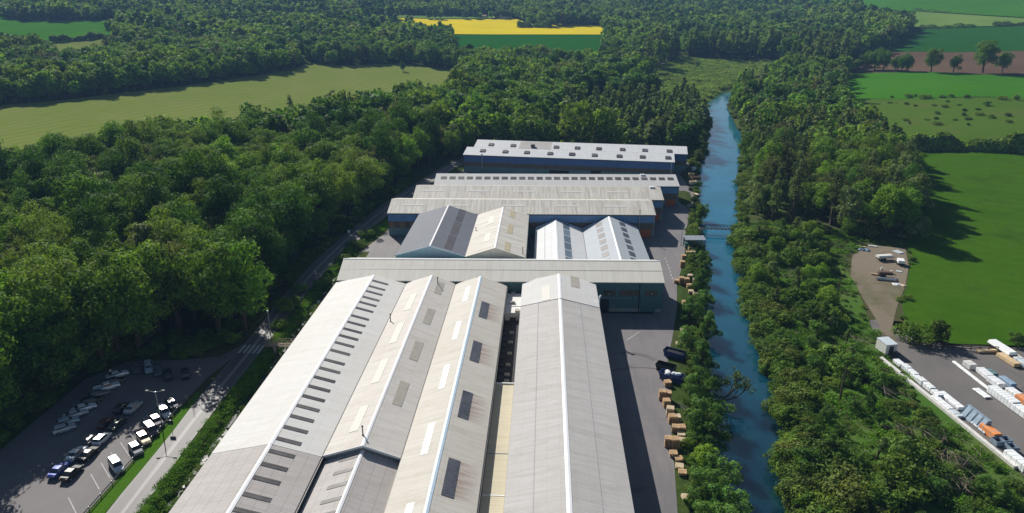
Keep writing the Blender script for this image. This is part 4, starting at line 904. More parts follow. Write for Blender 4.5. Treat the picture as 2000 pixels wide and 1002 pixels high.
# the big domes and odd colours that stand out in the near wood
for px, py, r_, lk_, s_ in ((240, 465, 34, 'olive', 1.02), (300, 470, 34, 'olive', 1.05), (355, 480, 34, 'olive', 1.05), (405, 505, 30, 'olive', 1.0), (85, 460, 36, 'olive', 1.0), (165, 400, 26, 'willow', 1.15), (30, 480, 22, 'brown', 1.0), (385, 610, 34, 'olive', .95), (130, 570, 36, 'olive', 1.0), (190, 520, 22, 'brown', .95), (90, 310, 24, 'willow', 1.15), (180, 345, 30, 'willow', 1.15), (365, 300, 24, 'olive', 1.05), (400, 375, 26, 'olive', 1.05), (310, 325, 20, 'brown', 1.0), (500, 270, 26, 'mid', 1.1), (760, 215, 22, 'brown', 1.0), (820, 190, 24, 'olive', 1.05), (970, 160, 22, 'dark', 1.2), (620, 300, 22, 'bright', 1.0), (730, 290, 22, 'brown', 1.0), (450, 540, 26, 'mid', 1.1), (475, 505, 26, 'bright', 1.0), (30, 590, 36, 'bright', 1.15), (20, 700, 36, 'mid', 1.15)):
    qx, qy, _w = proj(TX, TY, TZ + 13 * TS); k = np.hypot(qx - px, qy - py) < r_; TL[k] = lk_; TS[k] = s_ * rng.uniform(.9, 1.05, k.sum())
k = (TX > -106) & (TX < -64) & (TY > 78) & (TY < 140); TS[k] = np.maximum(TS[k], rng.uniform(1.18, 1.4, k.sum()))
# individuals: the trees that show largest
NIND = 232
ppx, ppy, pw = proj(TX, TY, TZ + 9)
vis = (ppx > 5) & (ppx < 1995) & (ppy > 0) & (ppy < 985)
order = np.argsort(np.where(vis, pw / TS, 1e9))[:NIND]
ind = np.zeros(len(TX), bool); ind[order] = True
SEEN = {}
def put_tree(x, y, lk, s, label, group, rz=None, sz=None, kind=None, z=None, name='tree'):
    v = PROTO[lk][random.randrange(len(PROTO[lk])) if kind is None else kind]
    r = empty(name, (x, y, float(terr(x, y)) - .1 if z is None else z), random.uniform(0, 6.28) if rz is None else rz, label, 'tree', group); r.scale = (s, s, s * (random.uniform(.92, 1.1) if sz is None else sz))
    for nm, me in (('crown', v[0]), ('trunk', v[1])):
        o = bpy.data.objects.new(nm, me); col.objects.link(o); o.parent = r
    return r
def region(x, y):
    if x < -60:
        d = float(polydist(np.array([x]), np.array([y]), RC)[0])
        along = ('above the car park' if y < 124 else 'opposite the zebra crossing' if y < 142 else 'opposite the wooden footbridge' if y < 158 else 'opposite the cross building' if y < 176 else
                 'opposite the slate grey hall' if y < 206 else 'opposite the streaked sheds' if y < 245 else 'opposite the blue sheds' if y < 310 else 'beyond the blue sheds')
        dep = ('at the road edge' if d < 11 else 'second from the road' if d < 18 else 'third from the road' if d < 26 else 'inside the wood' if d < 40 else 'deep in the wood' if d < 62 else 'towards the hay field')
        if y < 124: dep = 'at the wood edge' if x > -97 else 'in the second row' if x > -106 else 'inside the wood'
        return dep + ' ' + along
    if x < float(np.interp(y, LY, LX)): return 'in the copse behind the blue sheds' if y > 330 else 'on the near river bank'
    u = x - float(np.interp(y, RY, RX)); dep = 'on the far bank' if u < 9 else 'on the slope above the far bank' if u < 28 else 'at the meadow edge'
    return dep + (' behind the dirt track' if y < 225 else ' facing the streaked sheds' if y < 265 else ' facing the blue sheds' if y < 330 else ' far upstream')
for i in order:
    x, y, lk, s = float(TX[i]), float(TY[i]), str(TL[i]), float(TS[i])
    size = 'large' if s > 1.16 else 'small' if s < .96 else 'medium'
    lab = '%s %s tree %s' % (size, LOOKS[lk][1], region(x, y))
    put_tree(x, y, lk, s, lab, lab.split(' tree ')[1] + ', ' + LOOKS[lk][1])
# explicit trees --------------------------------------------------------------
RIVT = [(1352, 556, 'osier', .78), (1380, 528, 'osier', .72), (1364, 498, 'osier', .70), (1394, 572, 'osier', .62), (1352, 612, 'osier', .86), (1384, 640, 'osier', .84), (1345, 676, 'osier', .84), (1368, 716, 'osier', .90), (1398, 742, 'osier', .80), (1358, 772, 'osier', .86), (1390, 800, 'osier', .92), (1366, 836, 'osier', .84), (1402, 858, 'osier', .92), (1376, 892, 'bright', .46), (1408, 925, 'osier', .9), (1376, 960, 'osier', .78), (1412, 990, 'osier', .95), (1388, 1040, 'osier', .9), (1420, 1060, 'osier', .95)]
NM = ['beside the tall pallet stacks', 'over the river below the footbridge', 'behind the tarpaulin shelter', 'leaning out over the water', 'behind the blue skip', 'between the skips and the river']
for i, (px, py, lk, s) in enumerate(RIVT):
    s *= 1.15 if lk == 'osier' else 1.; x, y = at(px, py, 2.0); x = min(x + (2.4 if py < 600 else .2), float(np.interp(y, LY, LX)) - .3)
    put_tree(x, y, lk, s, '%s %s tree, number %s from the bottom along the yard side bank' % ('small' if s < .5 else 'bushy', LOOKS[lk][1], ['nineteen', 'eighteen', 'seventeen', 'sixteen', 'fifteen', 'fourteen', 'thirteen', 'twelve', 'eleven', 'ten', 'nine', 'eight', 'seven', 'six', 'five', 'four', 'three', 'two', 'one'][i]), 'trees between the yard and the river', sz=.82)
# the row of field trees on the edge of the ploughed strip
ROW = [(1672, 138, .30, 'mid'), (1692, 139, .52, 'mid'), (1707, 140, .58, 'dark'), (1724, 140, .54, 'mid'), (1747, 141, .40, 'dark'), (1761, 141, .44, 'dark'), (1771, 141, .44, 'dark'), (1818, 142, .60, 'mid'), (1862, 142, .42, 'dark'), (1919, 143, .78, 'mid'), (1956, 143, .50, 'mid')]
ORD = ['first', 'second', 'third', 'fourth', 'fifth', 'sixth', 'seventh', 'eighth', 'ninth', 'tenth', 'last']
for i, (px, py, k, lk) in enumerate(ROW):
    x, y = att(px, py); D = math.hypot(x, y); v = PROTO[lk][0]; want = 46 * k / .6 / 1388 * D * 1.0
    s = want / v[3] * .9
    put_tree(x, y, lk, s, '%s field tree from the river side in the row along the ploughed strip' % ORD[i], 'row of trees along the ploughed strip', sz=1.0, kind=0)
for (px, py, lk, h, lab) in ((787, 140, 'dark', 9, 'lone small dark tree standing out in the mown hay field'), (570, 236, 'alder', 15, 'bare thin tree standing up above the wood at the hay field edge'), (918, 292, 'willow', 9, 'young pale tree by the road beside the blue shed'), (948, 276, 'bright', 8, 'young bright green tree behind the corner of the blue shed'),
                            (1016, 268, 'willow', 9, 'round grey green willow behind the blue sheds'), (985, 270, 'bright', 8, 'bright green bushy tree behind the blue sheds'), (1350, 300, 'mid', 7, 'bushy green tree at the end of the rear blue shed'), (1364, 318, 'willow', 6, 'grey green tree on the bank beside the blue shed end'), (1369, 435, 'mid', 7, 'bushy tree on the bank just above the truss footbridge'), (1790, 470, 'willow', 9, 'pale rounded tree at the meadow corner above the dirt yard'), (1783, 428, 'mid', 10, 'leafy tree standing out into the meadow'), (1760, 446, 'willow', 10, 'grey green tree behind the pale one at the meadow corner'), (1742, 424, 'brown', 12, 'sparse brownish tree at the meadow corner'), (1765, 402, 'mid', 12, 'broad green tree at the meadow edge above the corner'), (1786, 392, 'dark', 12, 'dark green tree at the meadow edge above the corner'), (1745, 392, 'alder', 14, 'thin half bare tree behind the meadow edge')):
    x, y = att(px, py); v = PROTO[lk][0]; put_tree(x, y, lk, h / v[3], lab, None, kind=0)
# the leaning half bare tree over the water
r = empty('leaning_tree', (33.2, 115.0, -.4), 0, 'half bare dark tree leaning out over the water from the near bank', 'tree')
segs = []; rr_ = np.random.default_rng(5)
def branch(p, d, L, rad, dep):
    q = p + d * L; segs.append((p, q, rad, rad * .62))
    if dep:
        for k in range(3 if dep > 1 else 4): branch(p + d * L * rr_.uniform(.6, 1), unit(d + rr_.normal(0, .42, 3) + np.array([0, 0, .12])), L * rr_.uniform(.55, .75), rad * .55, dep - 1)
branch(np.array([0, 0, 0.]), unit(np.array([.75, .25, .62])), 3.4, .24, 4); branch(np.array([0, 0, 0.]), unit(np.array([.85, -.1, .35])), 3.0, .20, 4)
T = tubeset(segs, 4); o = bpy.data.objects.new('trunk', quadmesh('trunk', T[0][T[1]].reshape(-1, 3), 'bark')); col.objects.link(o); o.parent = r
tips = np.array([s[1] for s in segs if s[2] < .03]); tips = tips[rr_.random(len(tips)) < .8]; P = np.repeat(tips, 4, 0) + rr_.normal(0, .25, (len(tips) * 4, 3))
o = bpy.data.objects.new('crown', quadmesh('crown', leaves(P, rr_.normal(0, 1, P.shape), .16, rr_), 'leaf_grey')); col.objects.link(o); o.parent = r

# the rest of the woods in one object
rest = ~ind; X, Y, Z, Lk, Sc = TX[rest], TY[rest], TZ[rest], TL[rest], TS[rest]
D = np.hypot(X, Y); I = np.zeros(len(X), int)
for lk_ in LOOKS:
    for lod, a, b in (('near', 0, 330), ('mid', 330, 820), ('far', 820, 1e9)):
        k = (Lk == lk_) & (D >= a) & (D < b); ids = KIT[(lod, lk_)]; I[k] = np.array(ids)[rng.integers(0, len(ids), k.sum())]
SV = np.stack([Sc * rng.uniform(.92, 1.1, len(Sc)), Sc * rng.uniform(.92, 1.1, len(Sc)), Sc * rng.uniform(.92, 1.1, len(Sc))], 1)
scatter_object('woodland', X, Y, Z - .1, I, SV, 'mixed spring woodland covering the slopes and far hills')
# shrubs: the ones that stand apart
SHR = [(1742, 190, 2.4), (1775, 190, 3.6), (1788, 188, 2.2), (1805, 192, 4.0), (1840, 190, 3.4), (1858, 189, 2.2), (1888, 191, 3.6), (1957, 194, 3.6), (1985, 195, 4), (1738, 201, 2.0), (1750, 201, 1.6), (1770, 204, 2.0), (1787, 207, 2.2), (1824, 206, 2.0), (1850, 199, 2.0), (1845, 209, 2.4), (1873, 205, 2.2), (1926, 206, 3.0), (1883, 216, 2.6), (1910, 214, 1.8), (1882, 225, 2.6), (1912, 224, 2.8), (1890, 233, 3.0), (1830, 222, 2.2), (1827, 232, 2.6), (1768, 235, 2.2), (1776, 241, 1.8), (1831, 243, 2.8), (1865, 234, 2.2), (1935, 230, 2.4), (1968, 226, 3.2), (1970, 238, 2.2), (1890, 244, 2.0), (1810, 234, 1.6)]
for i, (px, py, w_) in enumerate(SHR):
    x, y = att(px, py + 1); o = bpy.data.objects.new('shrub', BUSH[i % 6]); col.objects.link(o); o.location = (x, y, float(terr(x, y)) - .1); k = w_ / 3.0; o.scale = (k * 1.15, k * 1.15, k * .85); o.rotation_euler.z = i * 1.7
    if py < 197: lab, gp = 'dark shrub in the broken line between the green crop and the rough pasture', 'shrubs along the far edge of the pasture'
    else: lab, gp = 'small round shrub scattered on the rough pasture', 'shrubs on the rough pasture'
    tag(o, lab, 'shrub', gp)
for i, (px, py, s, lab) in enumerate(((1782, 668, 1.7, 'big dark bush beside the track at the depot entrance, left one of the pair'), (1830, 672, 1.9, 'big dark bush at the depot edge, right one of the pair'), (1772, 585, .5, 'low bush between the dirt track and the meadow'), (1762, 622, .5, 'low bush at the track bend by the meadow'), (1985, 676, .9, 'low dark bush at the meadow edge behind the white covered trailer'), (1660, 455, .9, 'lime green round bush at the top of the dirt track'), (555, 607, 1.2, 'bright green bush on the road bank above the footbridge'), (575, 600, 1.1, 'bright green bush up the road bank from the wooden footbridge'), (585, 570, .9, 'small green bush on the road bank opposite the cross building'), (545, 640, 1.1, 'bright green bush beside the wooden footbridge'))):
    x, y = att(px, py); o = bpy.data.objects.new('shrub', BUSH[(i + 1) % 6]); col.objects.link(o); o.location = (x, y, float(terr(x, y)) - .1); o.scale = (s, s, s); tag(o, lab, 'shrub')
def hedge(label, pts, w, h, n, name='hedge'):
    r = np.random.default_rng(len(label)); P = np.array(pts); L = np.concatenate([[0], np.cumsum(np.hypot(*np.diff(P, axis=0).T))]); q = r.uniform(0, L[-1], n); u = r.uniform(0, math.pi, n)
    cx, cy = np.interp(q, L, P[:, 0]), np.interp(q, L, P[:, 1]); i = np.clip(np.searchsorted(L, q) - 1, 0, len(P) - 2); d = unit(P[i + 1] - P[i])
    hh = h * (.8 + .25 * np.sin(q / 5.3) + .15 * np.sin(q / 2.1 + 1)); rad = r.uniform(.75, 1.05, n)
    off = np.cos(u) * w / 2 * rad; zz = np.sin(u) ** .7 * hh * rad; X, Y = cx - d[:, 1] * off, cy + d[:, 0] * off
    V = leaves(np.stack([X, Y, terr(X, Y) + zz], 1), np.stack([-d[:, 1] * np.cos(u), d[:, 0] * np.cos(u), np.sin(u)], 1), .42 * max(1, h / 3.2), r)
    o = bpy.data.objects.new(name, quadmesh(name, V, 'leaf_scrub')); col.objects.link(o); return tag(o, label, 'hedge')
hedge('tall thick hedge across the top of the bright green meadow', px_([(1775, 293), (1850, 291), (1930, 294), (2000, 297), (2200, 302)]), 7, 7.0, 9000)
hedge('low dark hedge between the dark crop and the pale field', px_([(1796, 57), (1830, 56), (1905, 53)]), 9, 5, 1500)
hedge('short dark hedge at the right end of the pale field', px_([(1938, 52), (1975, 51), (2060, 48)]), 9, 5.5, 1500)
hedge('thin hedge line above the pale sloping field', px_([(1785, 22), (1815, 25), (1852, 27)]), 8, 5, 800)
hedge('dark clipped hedge below the far left green field', px_([(98, 84), (130, 82), (170, 79), (205, 74)]), 6, 7, 2600)
hedge('bushes round a ruin at the edge of the yellow field', px_([(1010, 54), (1040, 54), (1075, 55)]), 14, 9, 1500)
# undergrowth: the scrub on the far bank and everything low
ux, uy, ui, us = [], [], [], []
def under(x, y, key, lo, hi):
    ids = KIT[(key, 0)]; ux.extend(x); uy.extend(y); ui.extend(np.array(ids)[rng.integers(0, len(ids), len(x))]); us.extend(rng.uniform(lo, hi, len(x)))
x, y = scatter(30, 108, 52, 228, 2.1); m = x - np.interp(y, RY, RX)
gap_ = np.sin(x / 5.1 + 1.7 * np.sin(y / 7.3)) + np.sin(y / 6.1 + x / 9.7); dt_ = polydist(x, y, TRACK + TRACK[:1])
k = inpoly(x, y, SCRUBZ) & ~inpoly(x, y, DEPOT) & ~inpoly(x, y, TRACK) & (m > .5) & (dt_ > 1.2); dd_ = polydist(x, y, [(74, 60), (75, 95), (73.2, 110), (71.4, 124), (71.6, 134), (74, 150)]); hi_ = np.sin(x / 8.3 + y / 11.0) + np.sin(y / 4.7) > .55; kk = k & (gap_ > -.05) & (dt_ > 7) & (dd_ > 3.6); q = kk & hi_ & (dd_ > 7); under(x[q], y[q], 'bush', .8, 1.7); q = kk & ~(hi_ & (dd_ > 7)) & (rng.random(len(x)) < .8); under(x[q], y[q], 'bush', .32, .8)
kk = k & ((gap_ <= -.05) | (dt_ <= 7) | (dd_ <= 3.6)); q = kk & (rng.random(len(x)) < .7); under(x[q], y[q], 'bush', .12, .36); q = k & (gap_ <= .2); under(x[q] + .7, y[q] + .5, 'tuft', .5, 1.0); q = k & (gap_ <= .1) & (rng.random(len(x)) < .22); under(x[q] + .4, y[q] - .5, 'stem', .5, 1.0)
x, y = scatter(40, 108, 58, 228, 5.6); m = x - np.interp(y, RY, RX); dt_ = polydist(x, y, TRACK + TRACK[:1]); k = inpoly(x, y, SCRUBZ) & ~inpoly(x, y, DEPOT) & ~inpoly(x, y, TRACK) & (m > 2) & (dt_ > 6) & (polydist(x, y, [(74, 60), (75, 95), (73.2, 110), (71.4, 124), (71.6, 134), (74, 150)]) > 7); kk = k & (rng.random(len(x)) < .72)
for lk_, fr, lo, hi in (('osier', .60, .30, .85), ('alder', .45, .30, .60), ('willow', .4, .25, .5), ('bright', .9, .22, .5)):
    q = kk & (rng.random(len(x)) < fr); kk &= ~q; ids = KIT[('near', lk_)]; ux.extend(x[q]); uy.extend(y[q]); ui.extend(np.array(ids)[rng.integers(0, 2, q.sum())]); us.extend(rng.uniform(lo, hi, q.sum()) * (.62 + .38 * S(110, 175, y[q])))
x, y = scatter(-99, -88, 60, 128, 2.6); k = ~inpoly(x, y, PARK); under(x[k], y[k], 'bush', .7, 1.4)
x, y = scatter(-90, -64, 124, 136, 2.4); k = ~inpoly(x, y, PARK) & (polydist(x, y, RC) > 4.2); under(x[k], y[k], 'bush', .5, 1.1)
x, y = scatter(29, 62, 52, 228, 1.9); m = x - np.interp(y, RY, RX); k = (m > -.2) & (m < 5) ; under(x[k], y[k], 'bush', .6, 1.3)
x, y = scatter(18, 110, 60, 500, 1.9); m = np.interp(y, LY, LX) - x; k = (m > .4) & (m < 4.5) & ~inpoly(x, y, YARD); under(x[k], y[k], 'bush', .3, .75)
x, y = scatter(50, 150, 225, 620, 2.6); m = x - np.interp(y, RY, RX); k = (m > .8) & (m < 7) & (rng.random(len(x)) < .6); under(x[k], y[k], 'bush', .35, .9)
x, y = scatter(-57.4, -55.0, 60, 200, .62); k = rng.random(len(x)) < .9; under(x[k], y[k], 'tuft', .25, .55); x, y = scatter(-55.5, -54.4, 60, 178, 1.2); k = rng.random(len(x)) < .75; under(x[k], y[k], 'bush', .16, .34)
x, y = scatter(-53.9, -52.6, 60, 178, 1.2); k = rng.random(len(x)) < .55; under(x[k], y[k], 'bush', .15, .40)
x, y = scatter(-40, 120, 322, 460, 3.2); k = ~inpoly(x, y, SITE) & (np.interp(y, LY, LX) - x > 0) & (polydist(x, y, RC) > 3.6); under(x[k], y[k], 'bush', .5, 1.1)
x, y = scatter(60, 330, 360, 860, 4.6); k = inpoly(x, y, MARSH); under(x[k], y[k], 'reed', .7, 1.5); k2 = k & (rng.random(len(x)) < .16); under(x[k2], y[k2], 'bush', .5, 1.1)
x, y = scatter(-88, -55, 124, 330, 3.2); d_ = polydist(x, y, RC); k = (d_ > 3.8) & (d_ < 9) & (x < np.interp(y, [124, 330], [-62, -30])) & ~inpoly(x, y, PARK); under(x[k], y[k], 'bush', .5, 1.1)
x, y = scatter(76, 106, 150, 210, 2.0); k = (polydist(x, y, [(79, 152), (88, 168), (97, 184), (106, 199)]) < 2.2) & ~inpoly(x, y, TRACK); under(x[k], y[k], 'bush', .2, .5)
ux, uy, ui, us = map(np.array, (ux, uy, ui, us)); uz = terr(ux, uy)
scatter_object('undergrowth', ux, uy, uz - .1, ui, np.stack([us * 1.15, us * 1.15, us * .95], 1), 'dense green scrub and brambles on the banks', tilt=.12)
# brush piles and bare poles in the scrub
def sticks(name, label, x, y, n, L, spread, cat='brush pile'):
    r = np.random.default_rng(int(abs(x * 7 + y))); segs = []
    for k in range(n):
        p = np.array([r.normal(0, spread), r.normal(0, spread * .7), r.uniform(.1, .9)]); d = unit(np.array([r.normal(.6, .5), r.normal(-.6, .5), r.normal(0, .18)])); l = r.uniform(.4, 1) * L; segs.append((p - d * l / 2, p + d * l / 2, .04, .015))
    T = tubeset(segs, 4); o = bpy.data.objects.new(name, quadmesh(name, T[0][T[1]].reshape(-1, 3), 'dead_wood')); col.objects.link(o); o.location = (x, y, float(terr(x, y)) + 1.2); return tag(o, label, cat)
for (px, py, n, lab) in ((1765, 840, 34, 'grey pile of cut branches in the middle of the scrub'), (1858, 900, 60, 'pale heap of dead branches below the steel bins'), (1740, 765, 26, 'small pile of dead twigs on the scrubby slope'), (1672, 665, 30, 'brown twiggy heap beside the white cabin'), (1812, 845, 22, 'loose dead sticks under the depot edge'), (1560, 530, 40, 'fallen pale branches on the far bank'), (1875, 945, 40, 'straw coloured tangle of dead stems low in the scrub')):
    x, y = att(px, py, 1.5); sticks('brush_pile', lab, x, y, n, 3.2, 1.5)
for (px, py, h, lab) in ((1640, 780, 7, 'ivy dark dead trunk standing in the scrub'), (1630, 600, 8, 'ivy clad dead pole by the dirt track'), (1835, 880, 3, 'short broken grey trunk below the orange pack'), (1800, 960, 4, 'thin bare trunk low in the scrub')):
    x, y = att(px, py); T = tubeset([((0, 0, -.5), (.1, .1, h * .5), .22, .17), ((.1, .1, h * .5), (.25, 0, h), .17, .06), ((.1, .1, h * .6), (.9, .3, h * .85), .08, .03), ((.1, .1, h * .7), (-.7, .5, h * .95), .07, .03)], 6)
    o = bpy.data.objects.new('dead_trunk', quadmesh('dead_trunk', T[0][T[1]].reshape(-1, 3), 'bark' if h > 4 else 'dead_wood')); col.objects.link(o); o.location = (x, y, float(terr(x, y))); tag(o, lab, 'dead tree')
#@@END_TREES
#@@OBJS
# ------------------------------------------------------------------ cars
def loft(mb, st, mi=0):
    """st: stations along x: (x, half width, z low, z high)"""
    rings = []
    for x, w, z0, z1 in st:
        m = z0 + (z1 - z0) * .55
        rings.append([(x, -w * .9, z0), (x, w * .9, z0), (x, w, m), (x, w * .88, z1), (x, -w * .88, z1), (x, -w, m)])
    for a, b in zip(rings[:-1], rings[1:]):
        for k in range(6):
            j = (k + 1) % 6; mb.poly([a[k], a[j], b[j], b[k]][::-1], mi=mi)
    mb.poly(rings[0][::1], mi=mi); mb.poly(rings[-1][::-1], mi=mi); return mb
def car_kit(kind):
    L = {'hatch': 3.95, 'saloon': 4.5, 'pickup': 5.1, 'van': 4.4}[kind]; h = L / 2; P = {}
    if kind == 'pickup': st = [(-h, .82, .45, .98), (-h + .2, .88, .35, 1.05), (h - 1.3, .9, .3, 1.05), (h - .4, .86, .32, .98), (h, .74, .4, .78)]
    elif kind == 'saloon': st = [(-h, .74, .42, .86), (-h + .25, .86, .3, .98), (-h + 1.0, .88, .24, 1.0), (h - 1.35, .88, .24, .98), (h - .4, .84, .26, .82), (h, .70, .34, .66)]
    else: st = [(-h, .78, .40, .95), (-h + .2, .86, .28, 1.02), (h - 1.15, .87, .24, 1.0), (h - .35, .83, .26, .84), (h, .70, .34, .68)]
    P['body'] = loft(MB(), st)
    c0, c1, r0, r1, zr = {'hatch': (-h + .12, h - 1.05, -h + .45, h - 1.75, 1.47), 'saloon': (-h + .55, h - 1.3, -h + 1.35, h - 2.1, 1.42), 'pickup': (-.75, h - 1.35, -.5, h - 1.95, 1.72), 'van': (-h + .1, h - .95, -h + .3, h - 1.5, 1.78)}[kind]
    zb = .97; wb, wr = .82, .62
    B = [(c0, -wb, zb), (c1, -wb, zb), (c1, wb, zb), (c0, wb, zb)]; T = [(r0, -wr, zr), (r1, -wr, zr), (r1, wr, zr), (r0, wr, zr)]
    P['body'].hexa(B, T)
    if kind == 'pickup':
        P['body'].box(-h + .15, -.8, -.82, -.76, 1.0, 1.2); P['body'].box(-h + .15, -.8, .76, .82, 1.0, 1.2); P['body'].box(-h + .12, -h + .2, -.82, .82, 1.0, 1.2)
    g = MB(); lerp = lambda a, b, t: tuple(a[i] + (b[i] - a[i]) * t for i in range(3))
    for i in range(4):
        j = (i + 1) % 4; q = [lerp(B[i], T[i], .12), lerp(B[j], T[j], .12), lerp(B[j], T[j], .88), lerp(B[i], T[i], .88)]
        nn = (Vector(q[1]) - Vector(q[0])).cross(Vector(q[3]) - Vector(q[0])).normalized() * .012; c = sum((Vector(a) for a in q), Vector()) / 4
        g.poly([Vector(a) * .93 + c * .07 + nn for a in q])
    P['window'] = g
    P['wheels'] = []
    for sx in (-h + .75, h - .78):
        for sy in (-1, 1): P['wheels'].append((sx, sy * .80))
    P['lights'] = [(h - .10, -.52), (h - .10, .52)]; P['L'] = L; return P
def car(label, kind, paint, x, y, rz):
    r = empty('parked_car', (x, y, float(terr(x, y)) + .03), rz, label, 'car', 'cars in the car park')
    r.scale = (.87, .87, .9); k = CARK[kind]; b = bpy.data.objects.new('body', k['body']); col.objects.link(b); b.parent = r; b.material_slots[0].link = 'OBJECT'; b.material_slots[0].material = M['car_' + paint]
    o = bpy.data.objects.new('window', k['window']); col.objects.link(o); o.parent = r
    for sx, sy in k['wheels']:
        o = bpy.data.objects.new('wheel', CARK['wheel']); col.objects.link(o); o.parent = r; o.location = (sx, sy, .31)
    for sx, sy in k['lights']:
        o = bpy.data.objects.new('headlight', CARK['light']); col.objects.link(o); o.parent = r; o.location = (sx, sy, .62)
        o = bpy.data.objects.new('tail_light', CARK['tail']); col.objects.link(o); o.parent = r; o.location = (-k['L'] / 2 + .06, sy * 1.2, .8)
    return r
def bare(mb, name, mats):
    o = mb.build(name, mats); me = o.data; bpy.data.objects.remove(o); return me
CARK = {}
for kd in ('hatch', 'saloon', 'pickup', 'van'):
    q = car_kit(kd); q['body'] = bare(q['body'], 'body', 'car_white'); q['window'] = bare(q['window'], 'window', 'car_glass'); CARK[kd] = q
mb = MB(); mb.tube((0, -.1, 0), (0, .1, 0), .31, n=14); mb.tube((0, -.112, 0), (0, .112, 0), .18, n=10, mi=1); CARK['wheel'] = bare(mb, 'wheel', ['tyre', 'rim'])
mb = MB(); mb.box(-.08, .08, -.16, .16, -.06, .06); CARK['light'] = bare(mb, 'headlight', 'lamp_white')
mb = MB(); mb.box(-.06, .06, -.08, .08, -.1, .1); CARK['tail'] = bare(mb, 'tail_light', 'lamp_red')
def hd(p, q):
    a, b = at(*p), at(*q); return math.atan2(b[1] - a[1], b[0] - a[0])
HM = hd((186, 871), (214, 846)); HR = hd((216, 893), (238, 922)); HL = hd((103, 842), (147, 828)); HB = hd((288, 708), (291, 728))
CARS = [(227, 908, 'van', 'paleblue', HR, 'pale blue van-like car parked alone at the near end of the rail'), (265, 876, 'hatch', 'grey', HR, 'grey car with a bright roof, second from the near end of the rail'), (280, 855, 'hatch', 'cream', HR, 'cream coloured car parked against the rail'),
        (295, 838, 'van', 'purple', HR, 'dark purple car by the rail next to the cream car'), (306, 821, 'hatch', 'purple', HR, 'dark purple car under the lamp post'), (320, 804, 'van', 'silver', HR, 'silver white people carrier by the rail'), (336, 789, 'hatch', 'black', HR, 'black car with a shiny roof at the far end of the rail'),
        (116, 915, 'saloon', 'blue', HM, 'bright blue car, the only blue one in the car park'), (140, 921, 'saloon', 'black', HM, 'black car beside the bright blue car'), (150, 883, 'saloon', 'white', HM, 'long white estate car beside a black one, near the blue car'), (173, 884, 'saloon', 'black', HM, 'black car right of the long white estate car'),
        (177, 856, 'hatch', 'grey', HM, 'dark car with a white roof glare in the middle row'), (199, 855, 'hatch', 'white', HM, 'white car in full sun in the middle row'), (206, 824, 'hatch', 'red', HM, 'dark red car in the middle row'), (229, 826, 'saloon', 'green', HM, 'dark green car with a bright roof, beside the dark red one'),
        (238, 795, 'hatch', 'black', HM, 'black car in the shade at the far end of the middle row'), (260, 794, 'saloon', 'silver', HM, 'silver car in the shade edge at the far end of the middle row'),
        (125, 835, 'hatch', 'silver', HL, 'silver car nearest in the shaded row under the trees'), (132, 822, 'hatch', 'paleblue', HL, 'pale blue car second in the shaded row under the trees'), (147, 807, 'saloon', 'silver', HL, 'long silver car third in the shaded row under the trees'), (164, 795, 'saloon', 'white', HL, 'white car fourth in the shaded row under the trees'),
        (178, 781, 'hatch', 'black', HL, 'black car in the shaded row, next after four pale ones'), (192, 768, 'hatch', 'grey', HL, 'grey car in the shaded row beside the white pickup'), (208, 755, 'pickup', 'white', HL, 'white pickup truck in the shaded row'), (224, 743, 'hatch', 'black', HL, 'black car between the white pickup and the last white car'), (229, 730, 'saloon', 'white', HL, 'white car at the far end of the shaded row'),
        (267, 718, 'hatch', 'grey', HB, 'dim grey car at the back of the car park, leftmost of that row'), (290, 717, 'van', 'paleblue', HB, 'pale car at the back of the car park'), (308, 722, 'saloon', 'grey', HB, 'dark grey car in the middle of the back row'), (328, 731, 'hatch', 'black', HB, 'black car in the back row in deep shade'), (362, 729, 'hatch', 'black', HB, 'black car standing apart at the car park entrance')]
for px, py, kd, pt, rz, lab in CARS:
    x, y = at(px, py, .75); car(lab, kd, pt, x, y, rz)
# ------------------------------------------------------------------ posts, rails, signs by the road
def lamp_post(label, x, y, h, arms, rz=0, double=True):
    r = empty('street_lamp', (x, y, 0), rz, label, 'street lamp'); mb = MB(); mb.tube((0, 0, 0), (0, 0, h), .10, .06, n=8); mb.tube((0, 0, 0), (0, 0, .5), .15, .13, n=8); mb.build('pole', 'galv', r)
    for sx in ((-1, 1) if double else (1,)):
        mb = MB(); mb.tube((0, 0, h - .15), (sx * arms, 0, h + .18), .045, .04, n=6); mb.build('arm', 'galv', r)
        mb = MB(); mb.hexa([(sx * arms - .27, -.10, h + .12), (sx * arms + .27, -.10, h + .12), (sx * arms + .27, .10, h + .12), (sx * arms - .27, .10, h + .12)], [(sx * arms - .26, -.08, h + .30), (sx * arms + .26, -.08, h + .30), (sx * arms + .26, .08, h + .30), (sx * arms - .26, .08, h + .30)]); mb.build('lamp_head', 'vent_box', r)
    return r
lamp_post('tall double armed street lamp between the car park rail and the road', -65.0, 101.9, 6.9, 1.35, R_(4))
r = empty('utility_pole', (-58.6, 136.2, 0), 0, 'thin single pole with a wire stay on the verge above the wooden footbridge', 'pole'); mb = MB(); mb.tube((0, 0, 0), (0, 0, 6.2), .10, .06, n=7); mb.build('pole', 'galv', r); mb = MB(); mb.tube((0, 0, 6.1), (-3.6, -2.2, 2.6), .02, n=4); mb.build('wire', 'metal_grey', r); mb = MB(); mb.box(-.2, .2, -.1, .1, 6.2, 6.35); mb.build('lamp_head', 'trim_white', r)
lamp_post('single lamp post standing beside the tarpaulin shelter in the yard', *at(1330, 480), 6.5, .5, 0, False)
r = empty('guard_rail', (-64.65, 60, 0), 0, 'grey guard rail along the car park edge', 'guard rail')
mb = MB(); mb.box(-.03, .03, 0, 50, .55, .74); mb.build('rail', 'rail_grey', r)
